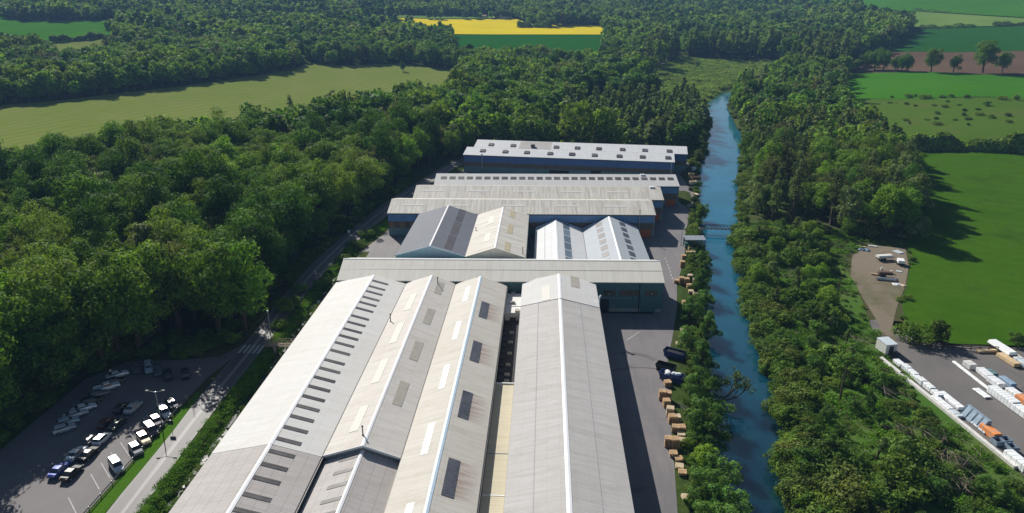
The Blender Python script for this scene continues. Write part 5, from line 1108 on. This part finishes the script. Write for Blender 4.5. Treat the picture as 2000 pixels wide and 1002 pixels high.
for k in range(18):
    mb = MB(); mb.box(-.05, .03, k * 2.9 + .2, k * 2.9 + .3, 0, .8); mb.build('post', 'metal_grey', r)
def sign(label, x, y, h, w, hh, mat, rz=0, name='road_sign'):
    r = empty(name, (x, y, 0), rz, label, 'sign'); mb = MB(); mb.tube((0, 0, 0), (0, 0, h), .04, n=6); mb.build('post', 'galv', r); mb = MB(); mb.box(-w / 2, w / 2, -.08, -.045, h - hh, h); mb.build('panel', mat, r); return r
sx_, sy_ = at(333, 846); sign('dark square sign on a thin post beside the road lamp', sx_, sy_ + .6, 2.2, 1.0, .9, 'sign_dark')
x, y = at(682, 460); sign('small white roadside sign opposite the streaked sheds', x, y, 1.8, .7, .8, 'trim_white', .3)
x, y = at(640, 452); sign('small pale marker on the left verge opposite the slate hall', x, y, 1.1, .3, .4, 'galv', .3)
# wooden footbridge over the ditch
r = empty('footbridge', (-54.4, 131.0, 0), 0, 'wooden footbridge with handrails over the ditch', 'footbridge')
mb = MB(); mb.box(-3.4, 3.6, -.8, .8, .75, .95)
for k in range(18): mb.box(-3.4 + k * .39, -3.08 + k * .39, -.85, .85, .95, 1.0)
mb.build('deck', 'dead_wood', r)
for sy in (-.78, .78):
    mb = MB(); mb.box(-3.4, 3.6, sy - .04, sy + .04, 1.9, 2.0); mb.box(-3.4, 3.6, sy - .03, sy + .03, 1.42, 1.5)
    for k in range(6): mb.box(-3.35 + k * 1.36, -3.27 + k * 1.36, sy - .04, sy + .04, 1.0, 1.9)
    mb.build('handrail', 'dead_wood', r)
for x_ in (-1.4, 1.4):
    mb = MB(); mb.box(x_ - .15, x_ + .15, -.7, .7, -1.4, .75); mb.build('pier', 'concrete', r)
mb = MB(); mb.tube((-.4, -1.4, -1), (-.4, -1.4, 2.0), .09, n=6); mb.tube((-.4, -1.4, 1.9), (1.3, -6.5, .4), .07, n=6); mb.build('brace', 'metal_dark', r)
r = empty('gate_house', (-50.0, 122.5, 0), 0, 'small white concrete sluice head on the ditch bank', 'sluice'); mb = MB(); mb.box(-.9, .9, -.3, .3, 0, 1.1); mb.build('headwall', 'stone_white', r); mb = MB(); mb.box(-.6, .6, -.36, -.3, 0, .8); mb.build('opening', 'dark_void', r)
r = empty('wire_fence', (-51.4, 60, 0), 0, 'wire fence with thin posts along the grass bank beside the hall', 'fence')
for k in range(36):
    mb = MB(); mb.tube((0, k * 3.2, 0), (0, k * 3.2, 1.7), .035, n=5); mb.build('post', 'metal_dark', r)
mb = MB()
for z_ in (.5, 1.0, 1.6): mb.tube((0, 0, z_), (0, 112, z_), .012, n=3)
mb.build('wire', 'metal_dark', r)
for i, (px, py) in enumerate(((652, 540), (640, 556), (632, 567), (622, 582), (612, 592), (590, 628), (582, 638), (575, 646), (440, 842), (432, 852), (405, 884), (398, 892), (378, 918), (358, 944))):
    x, y = at(px, py); rr_ = random.Random(i); mb = MB()
    for k in range(4): mb.obox((rr_.uniform(-.3, .3), rr_.uniform(-.8, .8), .1), (rr_.uniform(.25, .6), rr_.uniform(.3, .8), rr_.uniform(.2, .35)), rr_.uniform(0, 3), tilt=Matrix.Rotation(rr_.uniform(-.3, .3), 3, 'X'))
    o = mb.build('white_rocks', 'stone_white', loc=(x, y, float(terr(x, y)) + .2)); tag(o, 'patch of white stones along the foot of the ditch bank', 'stones', 'white stones along the ditch')
# ------------------------------------------------------------------ yard: pallets, skips, shelter, footbridge
mb = MB()
for k in range(6): mb.box(-.6, .6, -.5 + k * .186, -.5 + k * .186 + .12, .115, .14)
for sx in (-.55, 0, .55):
    for sy in (-.42, 0, .42): mb.box(sx - .05, sx + .05, sy - .07, sy + .07, .022, .095)
for sx in (-.55, 0, .55): mb.box(sx - .05, sx + .05, -.5, .5, .095, .115)
for sy in (-.44, 0, .44): mb.box(-.6, .6, sy - .06, sy + .06, 0, .022)
PAL = [bare(mb, 'pallet', 'pallet_wood')]; m2 = PAL[0].copy(); m2.materials[0] = M['pallet_pale']; PAL.append(m2)
STK = [(1333, 523, 12, 0), (1346, 527, 5, 0), (1322, 554, 6, 0), (1331, 556, 13, 0), (1341, 558, 13, 0), (1348, 549, 11, 1), (1347, 566, 9, 0), (1358, 554, 8, 1), (1361, 563, 5, 1), (1363, 569, 4, 0), (1350, 574, 5, 1), (1359, 578, 4, 1), (1349, 490, 7, 0), (1355, 480, 8, 0), (1336, 507, 8, 0), (1345, 499, 7, 0), (1354, 498, 7, 1),
       (1304, 756, 7, 0), (1294, 783, 13, 0), (1304, 784, 12, 0), (1302, 797, 10, 0), (1309, 815, 12, 1), (1313, 828, 10, 0), (1322, 826, 8, 1), (1320, 845, 7, 0), (1332, 845, 7, 0), (1331, 854, 3, 1), (1306, 875, 12, 0), (1319, 878, 13, 0), (1333, 870, 6, 1), (1316, 894, 5, 0), (1327, 902, 3, 0), (1328, 917, 3, 1), (1341, 978, 3, 1), (1338, 596, 6, 0), (1346, 606, 5, 1), (1340, 626, 5, 0), (1336, 650, 4, 1), (1334, 930, 4, 0), (1327, 676, 4, 1)]
PLACE = lambda px, py: ('by the tarpaulin shelter' if py < 512 else 'past the cross building' if py < 600 else 'beside the skips' if py < 800 else 'at the foot of the yard')
cnts = {}
for i, (px, py, n_, m_) in enumerate(STK):
    x, y = at(px, py, 0); rz = (.15 * math.sin(i * 2.3)); pl = PLACE(px, py); hh = 'tall' if n_ > 9 else 'middling' if n_ > 5 else 'low'
    cnts[(pl, hh)] = cnts.get((pl, hh), 0) + 1; nth = ['first', 'second', 'third', 'fourth', 'fifth', 'sixth', 'seventh', 'eighth'][cnts[(pl, hh)] - 1]
    tone = 'pale' if m_ else 'brown'
    for k in range(n_):
        o = bpy.data.objects.new('pallet', PAL[m_]); col.objects.link(o); o.location = (x + random.uniform(-.03, .03), y + .5 + random.uniform(-.03, .03), .035 + k * .145); o.rotation_euler.z = rz + random.uniform(-.05, .05)
        o.scale = (1.05, 1.05, 1.0)
        st_ = '%s %s stack %s' % (nth, hh, pl)
        tag(o, ('topmost %s pallet of the ' if k == n_ - 1 else '%s pallet within the ') % tone + st_, 'pallet', 'pallets of the ' + st_)
def skip_bin(label, px, py, rz, paint, L=4.4, W=2.0, H=1.4, load=None):
    x, y = at(px, py); r = empty('skip', (x, y, .03), rz, label, 'skip'); h, w = L / 2, W / 2; t = .07; mb = MB()
    b = [(-h + .45, -w, .15), (h - .15, -w, .15), (h - .15, w, .15), (-h + .45, w, .15)]; T = [(-h, -w, H), (h, -w, H), (h, w, H), (-h, w, H)]
    for i in range(4):
        j = (i + 1) % 4; mb.poly([b[i], b[j], T[j], T[i]]); c = lambda p: (p[0] * .97, p[1] * .94, p[2] + (.1 if p[2] < .5 else 0)); mb.poly([c(b[j]), c(b[i]), c(T[i]), c(T[j])]); mb.poly([T[i], T[j], c(T[j]), c(T[i])])
    mb.poly(b[::-1]); mb.poly([c(p) for p in b]); mb.build('body', paint, r)
    for k in range(6):
        for sy in (-1, 1):
            mb = MB(); xx = -h + .7 + k * (L - 1.1) / 5; mb.box(xx - .05, xx + .05, sy * w - .05, sy * w + .05, .2, H - .05); mb.build('rib', paint, r)
    mb = MB(); mb.tube((-h + .25, -w * .8, .12), (-h + .25, w * .8, .12), .09, n=6); mb.build('roller', 'metal_dark', r)
    if load == 'bags':
        for k in range(6):
            rr_ = random.Random(k); a = rr_.uniform(-h * .6, h * .6); bb = rr_.uniform(-w * .6, w * .6); m = MB(); n_ = 8
            for q in range(4):
                z0, z1 = -math.cos(q * math.pi / 4), -math.cos((q + 1) * math.pi / 4); s0, s1 = math.sin(q * math.pi / 4) + .02, math.sin((q + 1) * math.pi / 4) + .02
                for e in range(n_):
                    t0, t1 = e * 6.2832 / n_, (e + 1) * 6.2832 / n_; m.poly([(s0 * math.cos(t0) * .55, s0 * math.sin(t0) * .45, z0 * .35), (s0 * math.cos(t1) * .55, s0 * math.sin(t1) * .45, z0 * .35), (s1 * math.cos(t1) * .55, s1 * math.sin(t1) * .45, z1 * .35), (s1 * math.cos(t0) * .55, s1 * math.sin(t0) * .45, z1 * .35)])
            wx, wy = x + a * math.cos(rz) - bb * math.sin(rz), y + a * math.sin(rz) + bb * math.cos(rz)
            o = m.build('bag', 'bag_white', loc=(wx, wy, 1.35), smooth=True); tag(o, 'white sack lying in the dark blue skip', 'bag', 'white sacks in the skip')
    if load == 'rubble':
        mb = MB(); mb.box(-h * .9, h * .9, -w * .85, w * .85, .9, 1.02); mb.build('load', 'dark_void', r)
    return r
skip_bin('open blue steel skip, farthest of the three in the yard', 1317, 697, -.55, 'skip_blue', load='rubble')
skip_bin('open black steel skip behind the one filled with white sacks', 1300, 724, -.50, 'skip_black', L=3.8)
skip_bin('dark blue skip filled with white sacks', 1311, 742, -.52, 'skip_blue', L=4.6, load='bags')
x, y = at(1355, 482); r = empty('shelter', (x, y, 0), .05, 'grey flat roofed open shelter beside the pallets and the lamp', 'shelter')
mb = MB(); mb.slab([(3.0, -1.6, 2.7), (3.0, 1.6, 3.0), (-3.0, 1.6, 3.0), (-3.0, -1.6, 2.7)], .18); mb.build('roof', 'galv', r)
for sx in (-2.8, 2.8):
    for sy in (-1.4, 1.4):
        mb = MB(); mb.box(sx - .08, sx + .08, sy - .08, sy + .08, 0, 2.55); mb.build('post', 'metal_dark', r)
mb = MB(); mb.box(-2.7, -1.3, -1.2, 1.2, 0, 1.5); mb.build('tank', 'green_clad', r); mb = MB(); mb.box(-2.9, 2.9, 1.3, 1.38, 0, 2.6); mb.build('back_panel', 'metal_grey', r)
a, b = (50.0, 217.3), (65.3, 216.0); L = math.hypot(b[0] - a[0], b[1] - a[1]); r = empty('truss_footbridge', (a[0], a[1], 0), math.atan2(b[1] - a[1], b[0] - a[0]), 'narrow dark steel truss footbridge across the river', 'footbridge')
mb = MB(); mb.box(0, L, -.55, .55, .1, .2); mb.build('deck', 'metal_dark', r)
for sy in (-.6, .6):
    mb = MB(); mb.tube((0, sy, .15), (L, sy, .15), .07, n=5); mb.tube((0, sy, 1.35), (L, sy, 1.35), .07, n=5); n_ = 14
    for k in range(n_): mb.tube((L * k / n_, sy, .15), (L * (k + .5) / n_, sy, 1.35), .045, n=4); mb.tube((L * (k + .5) / n_, sy, 1.35), (L * (k + 1) / n_, sy, .15), .045, n=4)
    mb.build('truss', 'metal_dark', r)
for sx in (.3, L - .3):
    mb = MB(); mb.box(sx - .5, sx + .5, -.9, .9, -2.4, .08); mb.build('abutment', 'concrete', r)
for i, (px, py, w_, l_, h_, mt, lab) in enumerate(((1355, 333, 1.6, 1.6, 1.5, 'wrap_white', 'white bale on the bank at the end of the blue shed'), (1350, 343, 2.2, 1.3, 1.1, 'timber', 'low heap of timber under the pale end of the yard'), (1358, 352, 3.2, 2.0, 1.6, 'rust_metal', 'brown scrap bin by the river edge of the yard'), (1353, 360, 2.6, 1.4, 1.4, 'pallet_pale', 'pale crate by the river edge behind the third shed'), (1358, 380, .9, 3.6, .5, 'pallet_pale', 'long pale timber stillage lying along the bank'), (1349, 372, 1.2, 1.0, 1.0, 'metal_dark', 'small dark drum rack near the long timber stillage'))):
    x, y = at(px, py); mb = MB(); mb.box(-w_ / 2, w_ / 2, -l_ / 2, l_ / 2, .1, h_ * .8)
    for q in (-1, 1): mb.box(q * w_ / 2 - .06, q * w_ / 2 + .06, -l_ / 2 - .03, l_ / 2 + .03, .0, h_); mb.box(-w_ / 2, w_ / 2, q * l_ / 2 - .05, q * l_ / 2 + .05, h_ * .8, h_ * .95)
    tag(mb.build('stillage', mt, loc=(x, y, .03), rz=.1 * i), lab, 'stillage')
# ------------------------------------------------------------------ depot on the right
DH = hd((1745, 705), (1990, 900))
def dep(px, py): return at(px, py)
def pack(label, px, py, L, W, H, mat, rz=DH, legs=True, straps=3, cat='pack', name='wrapped_pack', sag=.06):
    """a strapped pack on bearers"""
    x, y = dep(px, py); r = empty(name, (x, y, .045), rz, label, cat); b = .14 if legs else .0; mb = MB(); e = .05
    mb.hexa([(-L / 2, -W / 2, b), (L / 2, -W / 2, b), (L / 2, W / 2, b), (-L / 2, W / 2, b)], [(-L / 2, -W / 2, H - e), (L / 2, -W / 2, H - e), (L / 2, W / 2, H - e), (-L / 2, W / 2, H - e)], caps=False)
    mb.hexa([(-L / 2, -W / 2, H - e), (L / 2, -W / 2, H - e), (L / 2, W / 2, H - e), (-L / 2, W / 2, H - e)], [(-L / 2 + e, -W / 2 + e, H), (L / 2 - e, -W / 2 + e, H), (L / 2 - e, W / 2 - e, H), (-L / 2 + e, W / 2 - e, H)]); mb.build('body', mat, r)
    for k in range(straps):
        xx = -L / 2 + L * (k + .5) / straps; mb = MB(); mb.box(xx - .04, xx + .04, -W / 2 - .012, W / 2 + .012, b, H + .012); mb.build('strap', 'wrap_grey' if mat != 'wrap_grey' else 'metal_dark', r)
    if legs:
        for k in range(2):
            xx = -L / 2 + L * (.2 + .6 * k); mb = MB(); mb.box(xx - .06, xx + .06, -W / 2, W / 2, 0, b); mb.build('bearer', 'dead_wood', r)
    return r
OW = ['first', 'second', 'third', 'fourth', 'fifth', 'sixth', 'seventh']
for i, (px, py, l_, h_) in enumerate(((1755, 713, 2.2, .8), (1769, 723, 1.8, 1.0), (1781, 733, 2.4, .9), (1790, 742, 1.5, .8), (1799, 750, 1.6, 1.1), (1812, 760, 2.6, 1.0), (1827, 772, 2.6, .8))):
    pack('white wrapped pack, %s from the cabin along the left depot edge' % OW[i], px, py, l_, 1.2, h_, 'wrap_white', DH + .03 * math.sin(i))
r = empty('block_wall', (*dep(1782, 745), .04), DH, 'low white concrete block wall along the left edge of the depot', 'wall'); mb = MB()
for k in range(24): mb.box(-9 + k * 1.5, -9 + k * 1.5 + 1.46, -.35 - .9, .35 - .9, -.4, .55)
mb.build('blocks', 'stone_white', r)
pack('long flat white panel pack standing out from the left depot edge', 1856, 786, 5.6, 1.3, .7, 'wrap_white'); pack('grey white sheet pack tight on the left depot wall', 1840, 790, 4.6, 1.2, .55, 'wrap_white', DH, True, 4); pack('blue grey flat sheet pack on the left depot edge', 1858, 804, 4.6, 1.2, .5, 'wrap_grey')
pack('orange and white layered pack near the steel bins', 1932, 850, 3.4, 1.4, 1.3, 'orange_pack', DH, True, 2); pack('last white wrapped pack at the lower right depot edge', 1985, 908, 4.2, 1.5, 1.4, 'wrap_white', DH, True, 4)
pack('small blue grey sheet pack below the steel frame', 1913, 838, 3.4, 1.0, .45, 'wrap_grey')
x, y = dep(1903, 826); r = empty('sheet_rack', (x, y, .045), DH, 'blue grey steel A-frame rack with a sloping side', 'rack'); mb = MB(); mb.hexa([(-2.6, -.9, .1), (2.6, -.9, .1), (2.6, .9, .1), (-2.6, .9, .1)], [(-2.6, .2, 2.0), (2.6, .2, 2.0), (2.6, .75, 2.0), (-2.6, .75, 2.0)]); mb.build('cover', 'steel_blue', r)
for k in range(5):
    mb = MB(); xx = -2.6 + k * 1.3; mb.tube((xx, -1.0, 0), (xx, .1, 2.1), .06, n=5); mb.build('frame', 'galv', r)
def steel_bin(label, px, py):
    x, y = dep(px, py); r = empty('steel_bin', (x, y, .045), DH, label, 'bin', 'open steel bins'); mb = MB(); L, W, H, t = 1.5, 1.4, 1.0, .08
    for (a, b, c, d) in ((-L / 2, L / 2, -W / 2, -W / 2 + t), (-L / 2, L / 2, W / 2 - t, W / 2), (-L / 2, -L / 2 + t, -W / 2 + t, W / 2 - t), (L / 2 - t, L / 2, -W / 2 + t, W / 2 - t)): mb.box(a, b, c, d, .12, H)
    mb.box(-L / 2 + t, L / 2 - t, -W / 2 + t, W / 2 - t, .12, .2); mb.build('body', 'steel_blue', r)
    mb = MB(); mb.box(-L / 2 + t + .01, L / 2 - t - .01, -W / 2 + t + .01, W / 2 - t - .01, .2, .45); mb.build('load', 'dark_void', r)
    for sx in (-1, 1):
        mb = MB(); mb.box(sx * .5 - .07, sx * .5 + .07, -.7, .7, 0, .12); mb.build('skid', 'metal_dark', r)
steel_bin('open steel bin, upper left of three beside the orange pack', 1946, 868); steel_bin('open steel bin, upper right of the three', 1962, 866); steel_bin('open steel bin, lowest of the three', 1974, 880)
# centre row
pack('very long thin white beam lying in the depot', 1904, 742, 13.5, .6, .45, 'wrap_white', hd((1868, 713), (1938, 768)), True, 6, 'beam', 'long_beam')
pack('low white slab pack alone in the middle of the depot', 1917, 770, 3.3, 1.3, .35, 'wrap_white', DH, True, 2); pack('long cream block pack with handling slots', 1958, 783, 6.0, 1.7, 1.5, 'wrap_white', DH, True, 8); pack('white wrapped pack below the cream block pack, at the picture edge', 1992, 808, 4.2, 1.6, 1.3, 'wrap_white', DH, True, 4)
pack('orange pack at the right edge of the depot', 1999, 790, 2.6, 1.6, 1.4, 'orange_pack', DH, True, 2)
pack('white bagged pack behind the long beam', 1922, 734, 3.2, 1.5, 1.0, 'bag_white', DH - .1, True, 3); pack('grey white bagged pack in the centre row', 1944, 752, 3.0, 1.6, 1.1, 'bag_white', DH, True, 2); pack('teal sheeted pack in the centre row', 1935, 733, 2.2, 1.1, .9, 'green_clad', DH, True, 2); pack('blue sheeted pack in the centre row', 1966, 751, 3.2, 1.2, 1.0, 'tarp_blue', DH, True, 2)
pack('grey rubble bag at the head of the centre row', 1893, 717, 2.0, 1.6, 1.0, 'stone_white', DH, False, 1); pack('white open framed pack with a dark hollow', 1978, 772, 2.4, 1.5, 1.0, 'wrap_white', DH, True, 2)
pack('yellow timber bundle on the top edge of the depot', 1928, 688, 4.4, .9, .5, 'timber', hd((1915, 688), (1941, 687)), True, 3, 'timber', 'timber_bundle'); pack('pale timber bundle beside the trailer', 1968, 707, 4.8, 1.4, .9, 'timber', DH, True, 3, 'timber', 'timber_bundle'); pack('cream timber pack on the meadow side of the trailer', 1982, 698, 4.0, 1.0, .7, 'pallet_pale', DH, True, 3, 'timber', 'timber_bundle'); pack('white tarpaulin stack at the right edge below the trailer', 1998, 716, 4.0, 1.6, 1.2, 'wrap_grey', DH, True, 2)
def trailer(label, px, py, L, W, rz, load=None):
    x, y = dep(px, py); r = empty('trailer', (x, y, .045), rz, label, 'trailer'); mb = MB(); mb.box(-L / 2, L / 2, -W / 2, W / 2, .75, .9); mb.box(-L / 2, L / 2, -.3, -.2, .6, .75); mb.box(-L / 2, L / 2, .2, .3, .6, .75); mb.tube((L / 2, 0, .7), (L / 2 + 1.2, 0, .6), .06, n=5); mb.build('bed', 'metal_dark', r)
    for sx in (-L * .25, -L * .05):
        for sy in (-1, 1):
            mb = MB(); mb.tube((sx, sy * W * .42 - .12, .38), (sx, sy * W * .42 + .12, .38), .38, n=12); mb.build('wheel', 'tyre', r)
    if load: mb = MB(); mb.hexa([(-L / 2, -W / 2, .9), (L / 2, -W / 2, .9), (L / 2, W / 2, .9), (-L / 2, W / 2, .9)], [(-L / 2 + .1, -W * .38, 1.5), (L / 2 - .1, -W * .38, 1.5), (L / 2 - .1, W * .38, 1.5), (-L / 2 + .1, W * .38, 1.5)]); mb.build('cover', load, r)
    return r
trailer('flat trailer under a white cover at the top corner of the depot', 1955, 688, 6.0, 2.0, DH, 'wrap_white'); trailer('small dark trailer beside the white cabin', 1744, 694, 2.6, 1.6, DH)
x, y = dep(1729, 687); r = empty('cabin', (x, y, .04), DH, 'white box cabin at the corner where the track enters the depot', 'cabin'); mb = MB(); mb.box(-1.7, 1.7, -1.2, 1.2, .15, 2.4); mb.build('wall', 'white_clad', r); mb = MB(); mb.slab([(1.75, -1.25, 2.48), (1.75, 1.25, 2.55), (-1.75, 1.25, 2.55), (-1.75, -1.25, 2.48)], .12); mb.build('roof', 'wrap_grey', r); mb = MB(); mb.box(1.7, 1.74, -.5, .5, .2, 2.1); mb.build('door', 'metal_dark', r)
r = empty('timber_fence', (*dep(1776, 676), .04), hd((1776, 676), (1940, 688)), 'dark post and rail fence between the depot and the meadow', 'fence')
for k in range(13):
    mb = MB(); mb.box(k * 1.7 - .07, k * 1.7 + .07, -.07, .07, 0, 1.3); mb.build('post', 'bark', r)
for z_ in (.4, .8, 1.2):
    mb = MB(); mb.box(0, 20.4, .08, .13, z_ - .09, z_ + .09); mb.build('rail', 'bark', r)
# ------------------------------------------------------------------ things on the dirt track
trailer('old flat trailer with white junk on the dirt yard', 1726, 508, 4.5, 1.8, .2, 'stone_white'); trailer('second low trailer with dark junk lower down the dirt yard', 1727, 541, 3.4, 1.6, -.1, 'rust_metal')
x, y = at(1758, 517); r = empty('farm_trailer', (x, y, .04), 1.3, 'small white topped farm trailer at the meadow edge of the dirt yard', 'trailer'); mb = MB(); mb.box(-1.2, 1.2, -.8, .8, .7, 1.5); mb.build('body', 'wrap_white', r); mb = MB(); mb.box(-1.3, 1.3, -.85, .85, .5, .7); mb.build('bed', 'metal_dark', r)
for sy in (-.8, .8):
    mb = MB(); mb.tube((0, sy - .1, .38), (0, sy + .1, .38), .38, n=12); mb.build('wheel', 'tyre', r)
x, y = at(1731, 548); r = empty('field_roller', (x, y, .4), -.18, 'long grey cylindrical field roller on the dirt yard', 'roller'); mb = MB(); mb.tube((-2.3, 0, 0), (2.3, 0, 0), .42, n=16); mb.build('drum', 'galv', r); mb = MB(); mb.box(-2.5, -2.4, -.5, .5, -.1, .1); mb.box(-2.5, 2.5, .5, .6, -.1, .1); mb.box(2.4, 2.5, -.5, .5, -.1, .1); mb.build('frame', 'metal_dark', r)
for i, (px, py, nm, mt, sz, lab, ct) in enumerate(((1711, 538, 'log', 'timber', (2.4, .5, .4), 'pale squared log left of the dark trailer', 'log'), (1752, 556, 'tarpaulin', 'wrap_white', (2.2, 1.7, .3), 'crumpled white tarpaulin at the track side', 'tarpaulin'), (1763, 558, 'tarpaulin', 'pallet_pale', (1.2, 1.4, .3), 'crumpled yellowish sheet beside the white tarpaulin', 'tarpaulin'), (1688, 489, 'tarpaulin', 'tarp_blue', (3.2, 1.6, .7), 'blue grey tarpaulin heap under the trees at the top of the dirt yard', 'tarpaulin'), (1682, 482, 'plank', 'pallet_pale', (2.6, .5, .2), 'pale plank lying behind the blue tarpaulin heap', 'plank'), (1704, 482, 'plank', 'wrap_white', (2.4, .6, .3), 'white boards leaning in the grass above the dirt yard', 'plank'), (1754, 493, 'metal_sheet', 'wrap_grey', (2.0, 2.6, .2), 'grey ridged metal sheet at the top right of the dirt yard', 'sheet'), (1756, 531, 'metal_sheet', 'wrap_grey', (1.4, 1.0, .15), 'small grey sheet below the farm trailer', 'sheet'), (1740, 534, 'block', 'stone_white', (.6, .6, .7), 'pale concrete block right of the dark trailer', 'block'), (1722, 528, 'block', 'stone_white', (.5, .5, .8), 'pale concrete block above the dark trailer', 'block'))):
    x, y = at(px, py); rr_ = random.Random(i); n_ = 6; mb = MB(); g = [[(sz[0] * (a / n_ - .5), sz[1] * (b / n_ - .5), (sz[2] * (.55 + rr_.uniform(-.45, .45)) if 0 < a < n_ and 0 < b < n_ else .05 if nm == 'tarpaulin' else sz[2] * .9)) for b in range(n_ + 1)] for a in range(n_ + 1)]
    if nm == 'tarpaulin':
        for a in range(n_):
            for b in range(n_): mb.poly([g[a][b], g[a + 1][b], g[a + 1][b + 1], g[a][b + 1]])
    else:
        mb.box(-sz[0] / 2, sz[0] / 2, -sz[1] / 2, sz[1] / 2, 0, sz[2] * .7); mb.box(-sz[0] / 2 + .06, sz[0] / 2 - .06, -sz[1] / 2 + .06, sz[1] / 2 - .06, sz[2] * .7, sz[2])
    tag(mb.build(nm, mt, loc=(x, y, .06), rz=rr_.uniform(-.6, .6)), lab, ct)
# ------------------------------------------------------------------ far farm and village
def house(label, px, py, L, W, H, rz, wall='render_wall', roof='roof_tile', name='house', cat='house', group=None, pitch=.35):
    x, y = att(px, py); r = empty(name, (x, y, float(terr(x, y))), rz, label, cat, group); mb = MB(); rt = H + W / 2 * pitch
    for (xx, f) in ((-L / 2, 1), (L / 2, -1)):
        p = [(xx, -W / 2, -1), (xx, W / 2, -1), (xx, W / 2, H), (xx, 0, rt), (xx, -W / 2, H)]; mb.poly(p[::-1] if f > 0 else p)
    mb.poly([(-L / 2, -W / 2, -1), (L / 2, -W / 2, -1), (L / 2, -W / 2, H), (-L / 2, -W / 2, H)]); mb.poly([(L / 2, W / 2, -1), (-L / 2, W / 2, -1), (-L / 2, W / 2, H), (L / 2, W / 2, H)]); mb.build('wall', wall, r)
    mb = MB(); e = .5; mb.slab([(L / 2 + e, -W / 2 - e, H - e * pitch), (L / 2 + e, 0, rt), (-L / 2 - e, 0, rt), (-L / 2 - e, -W / 2 - e, H - e * pitch)], .3); mb.slab([(-L / 2 - e, W / 2 + e, H - e * pitch), (-L / 2 - e, 0, rt), (L / 2 + e, 0, rt), (L / 2 + e, W / 2 + e, H - e * pitch)], .3); mb.build('roof', roof, r)
    for k in range(2 if L < 20 else 4):
        mb = MB(); a = -L / 2 + L * (k + .5) / (2 if L < 20 else 4); mb.box(a - .6, a + .6, -W / 2 - .05, -W / 2, .9, 2.4); mb.build('window', 'window_brown', r)
    return r
house('white roofed barn of the far farm behind the yellow field', 762, 27, 34, 18, 6, .1, 'render_wall', 'roof_far', 'barn', 'barn'); house('dark long barn left of the white roofed one', 737, 26, 26, 12, 5, .05, 'metal_grey', 'roof_slate', 'barn', 'barn'); house('dark long barn right of the white roofed one', 790, 25, 40, 14, 5, 0, 'metal_grey', 'roof_slate', 'barn', 'barn')
house('low grey ruined barn in the bushes of the yellow field', 1042, 54, 26, 8, 3, 0, 'concrete', 'roof_fibre', 'barn', 'barn')
for i, (px, py, lab) in enumerate(((942, 36, 'small house behind the top of the yellow field, leftmost of three'), (972, 36, 'small white house behind the top of the yellow field, middle of three'), (990, 37, 'small house behind the top of the yellow field, rightmost of three'), (1308, 40, 'red roofed house among the trees at the valley head'), (1290, 46, 'low house below the red roofed one at the valley head'))):
    house(lab, px, py, 13, 8, 4.2, .3 * i, 'render_wall', 'roof_tile', group=None)
#@@END_OBJS
# ------------------------------------------------------------------ light, air, camera
SUN_EL = R_(34.6); SAZ = math.atan2(-.75, 1.24)
w = bpy.data.worlds.new('World'); sc.world = w; w.use_nodes = True
nt = w.node_tree; bg = nt.nodes['Background']; sky = nt.nodes.new('ShaderNodeTexSky'); sky.sky_type = 'NISHITA'; sky.sun_disc = False
sky.sun_elevation = SUN_EL; sky.sun_rotation = SAZ; sky.air_density = 1.0; sky.dust_density = .6; sky.ozone_density = 1.2
nt.links.new(sky.outputs[0], bg.inputs[0]); bg.inputs[1].default_value = .05
sd = bpy.data.lights.new('sun', 'SUN'); sd.energy = 5.0; sd.angle = R_(.5); sd.color = (1., .95, .87)
so = bpy.data.objects.new('sun', sd); col.objects.link(so)
d = Vector((math.sin(SAZ) * math.cos(SUN_EL), math.cos(SAZ) * math.cos(SUN_EL), math.sin(SUN_EL)))
so.rotation_euler = d.to_track_quat('Z', 'Y').to_euler(); so.location = (0, 0, 200)
n = NT('air'); v = n.n('ShaderNodeVolumePrincipled'); v.inputs['Color'].default_value = (.32, .58, 1.0, 1); v.inputs['Density'].default_value = 0.00013; v.inputs['Anisotropy'].default_value = 0.; n.t.links.new(v.outputs[0], n.out.inputs['Volume']); M['air'] = n.m
zt_ = float(ZZ.max()) + 32; mb = MB(); mb.box(-4400, 4400, -500, 6500, float(ZZ.min()) - 1, zt_); hz = mb.build('haze', 'air'); tag(hz, None, None, None, 'stuff')
cd = bpy.data.cameras.new('camera'); cd.sensor_width = 36; cd.lens = F / 2000 * 36; cd.clip_end = 20000; cd.clip_start = 1
co = bpy.data.objects.new('camera', cd); col.objects.link(co); co.location = (0, 0, CAMH); co.rotation_euler = (math.pi / 2 - PITCH, 0, YAW); sc.camera = co
sc.cycles.use_denoising = True
sc.view_settings.view_transform = 'Standard'; sc.view_settings.look = 'None'; sc.view_settings.exposure = 0.40; sc.view_settings.gamma = 1
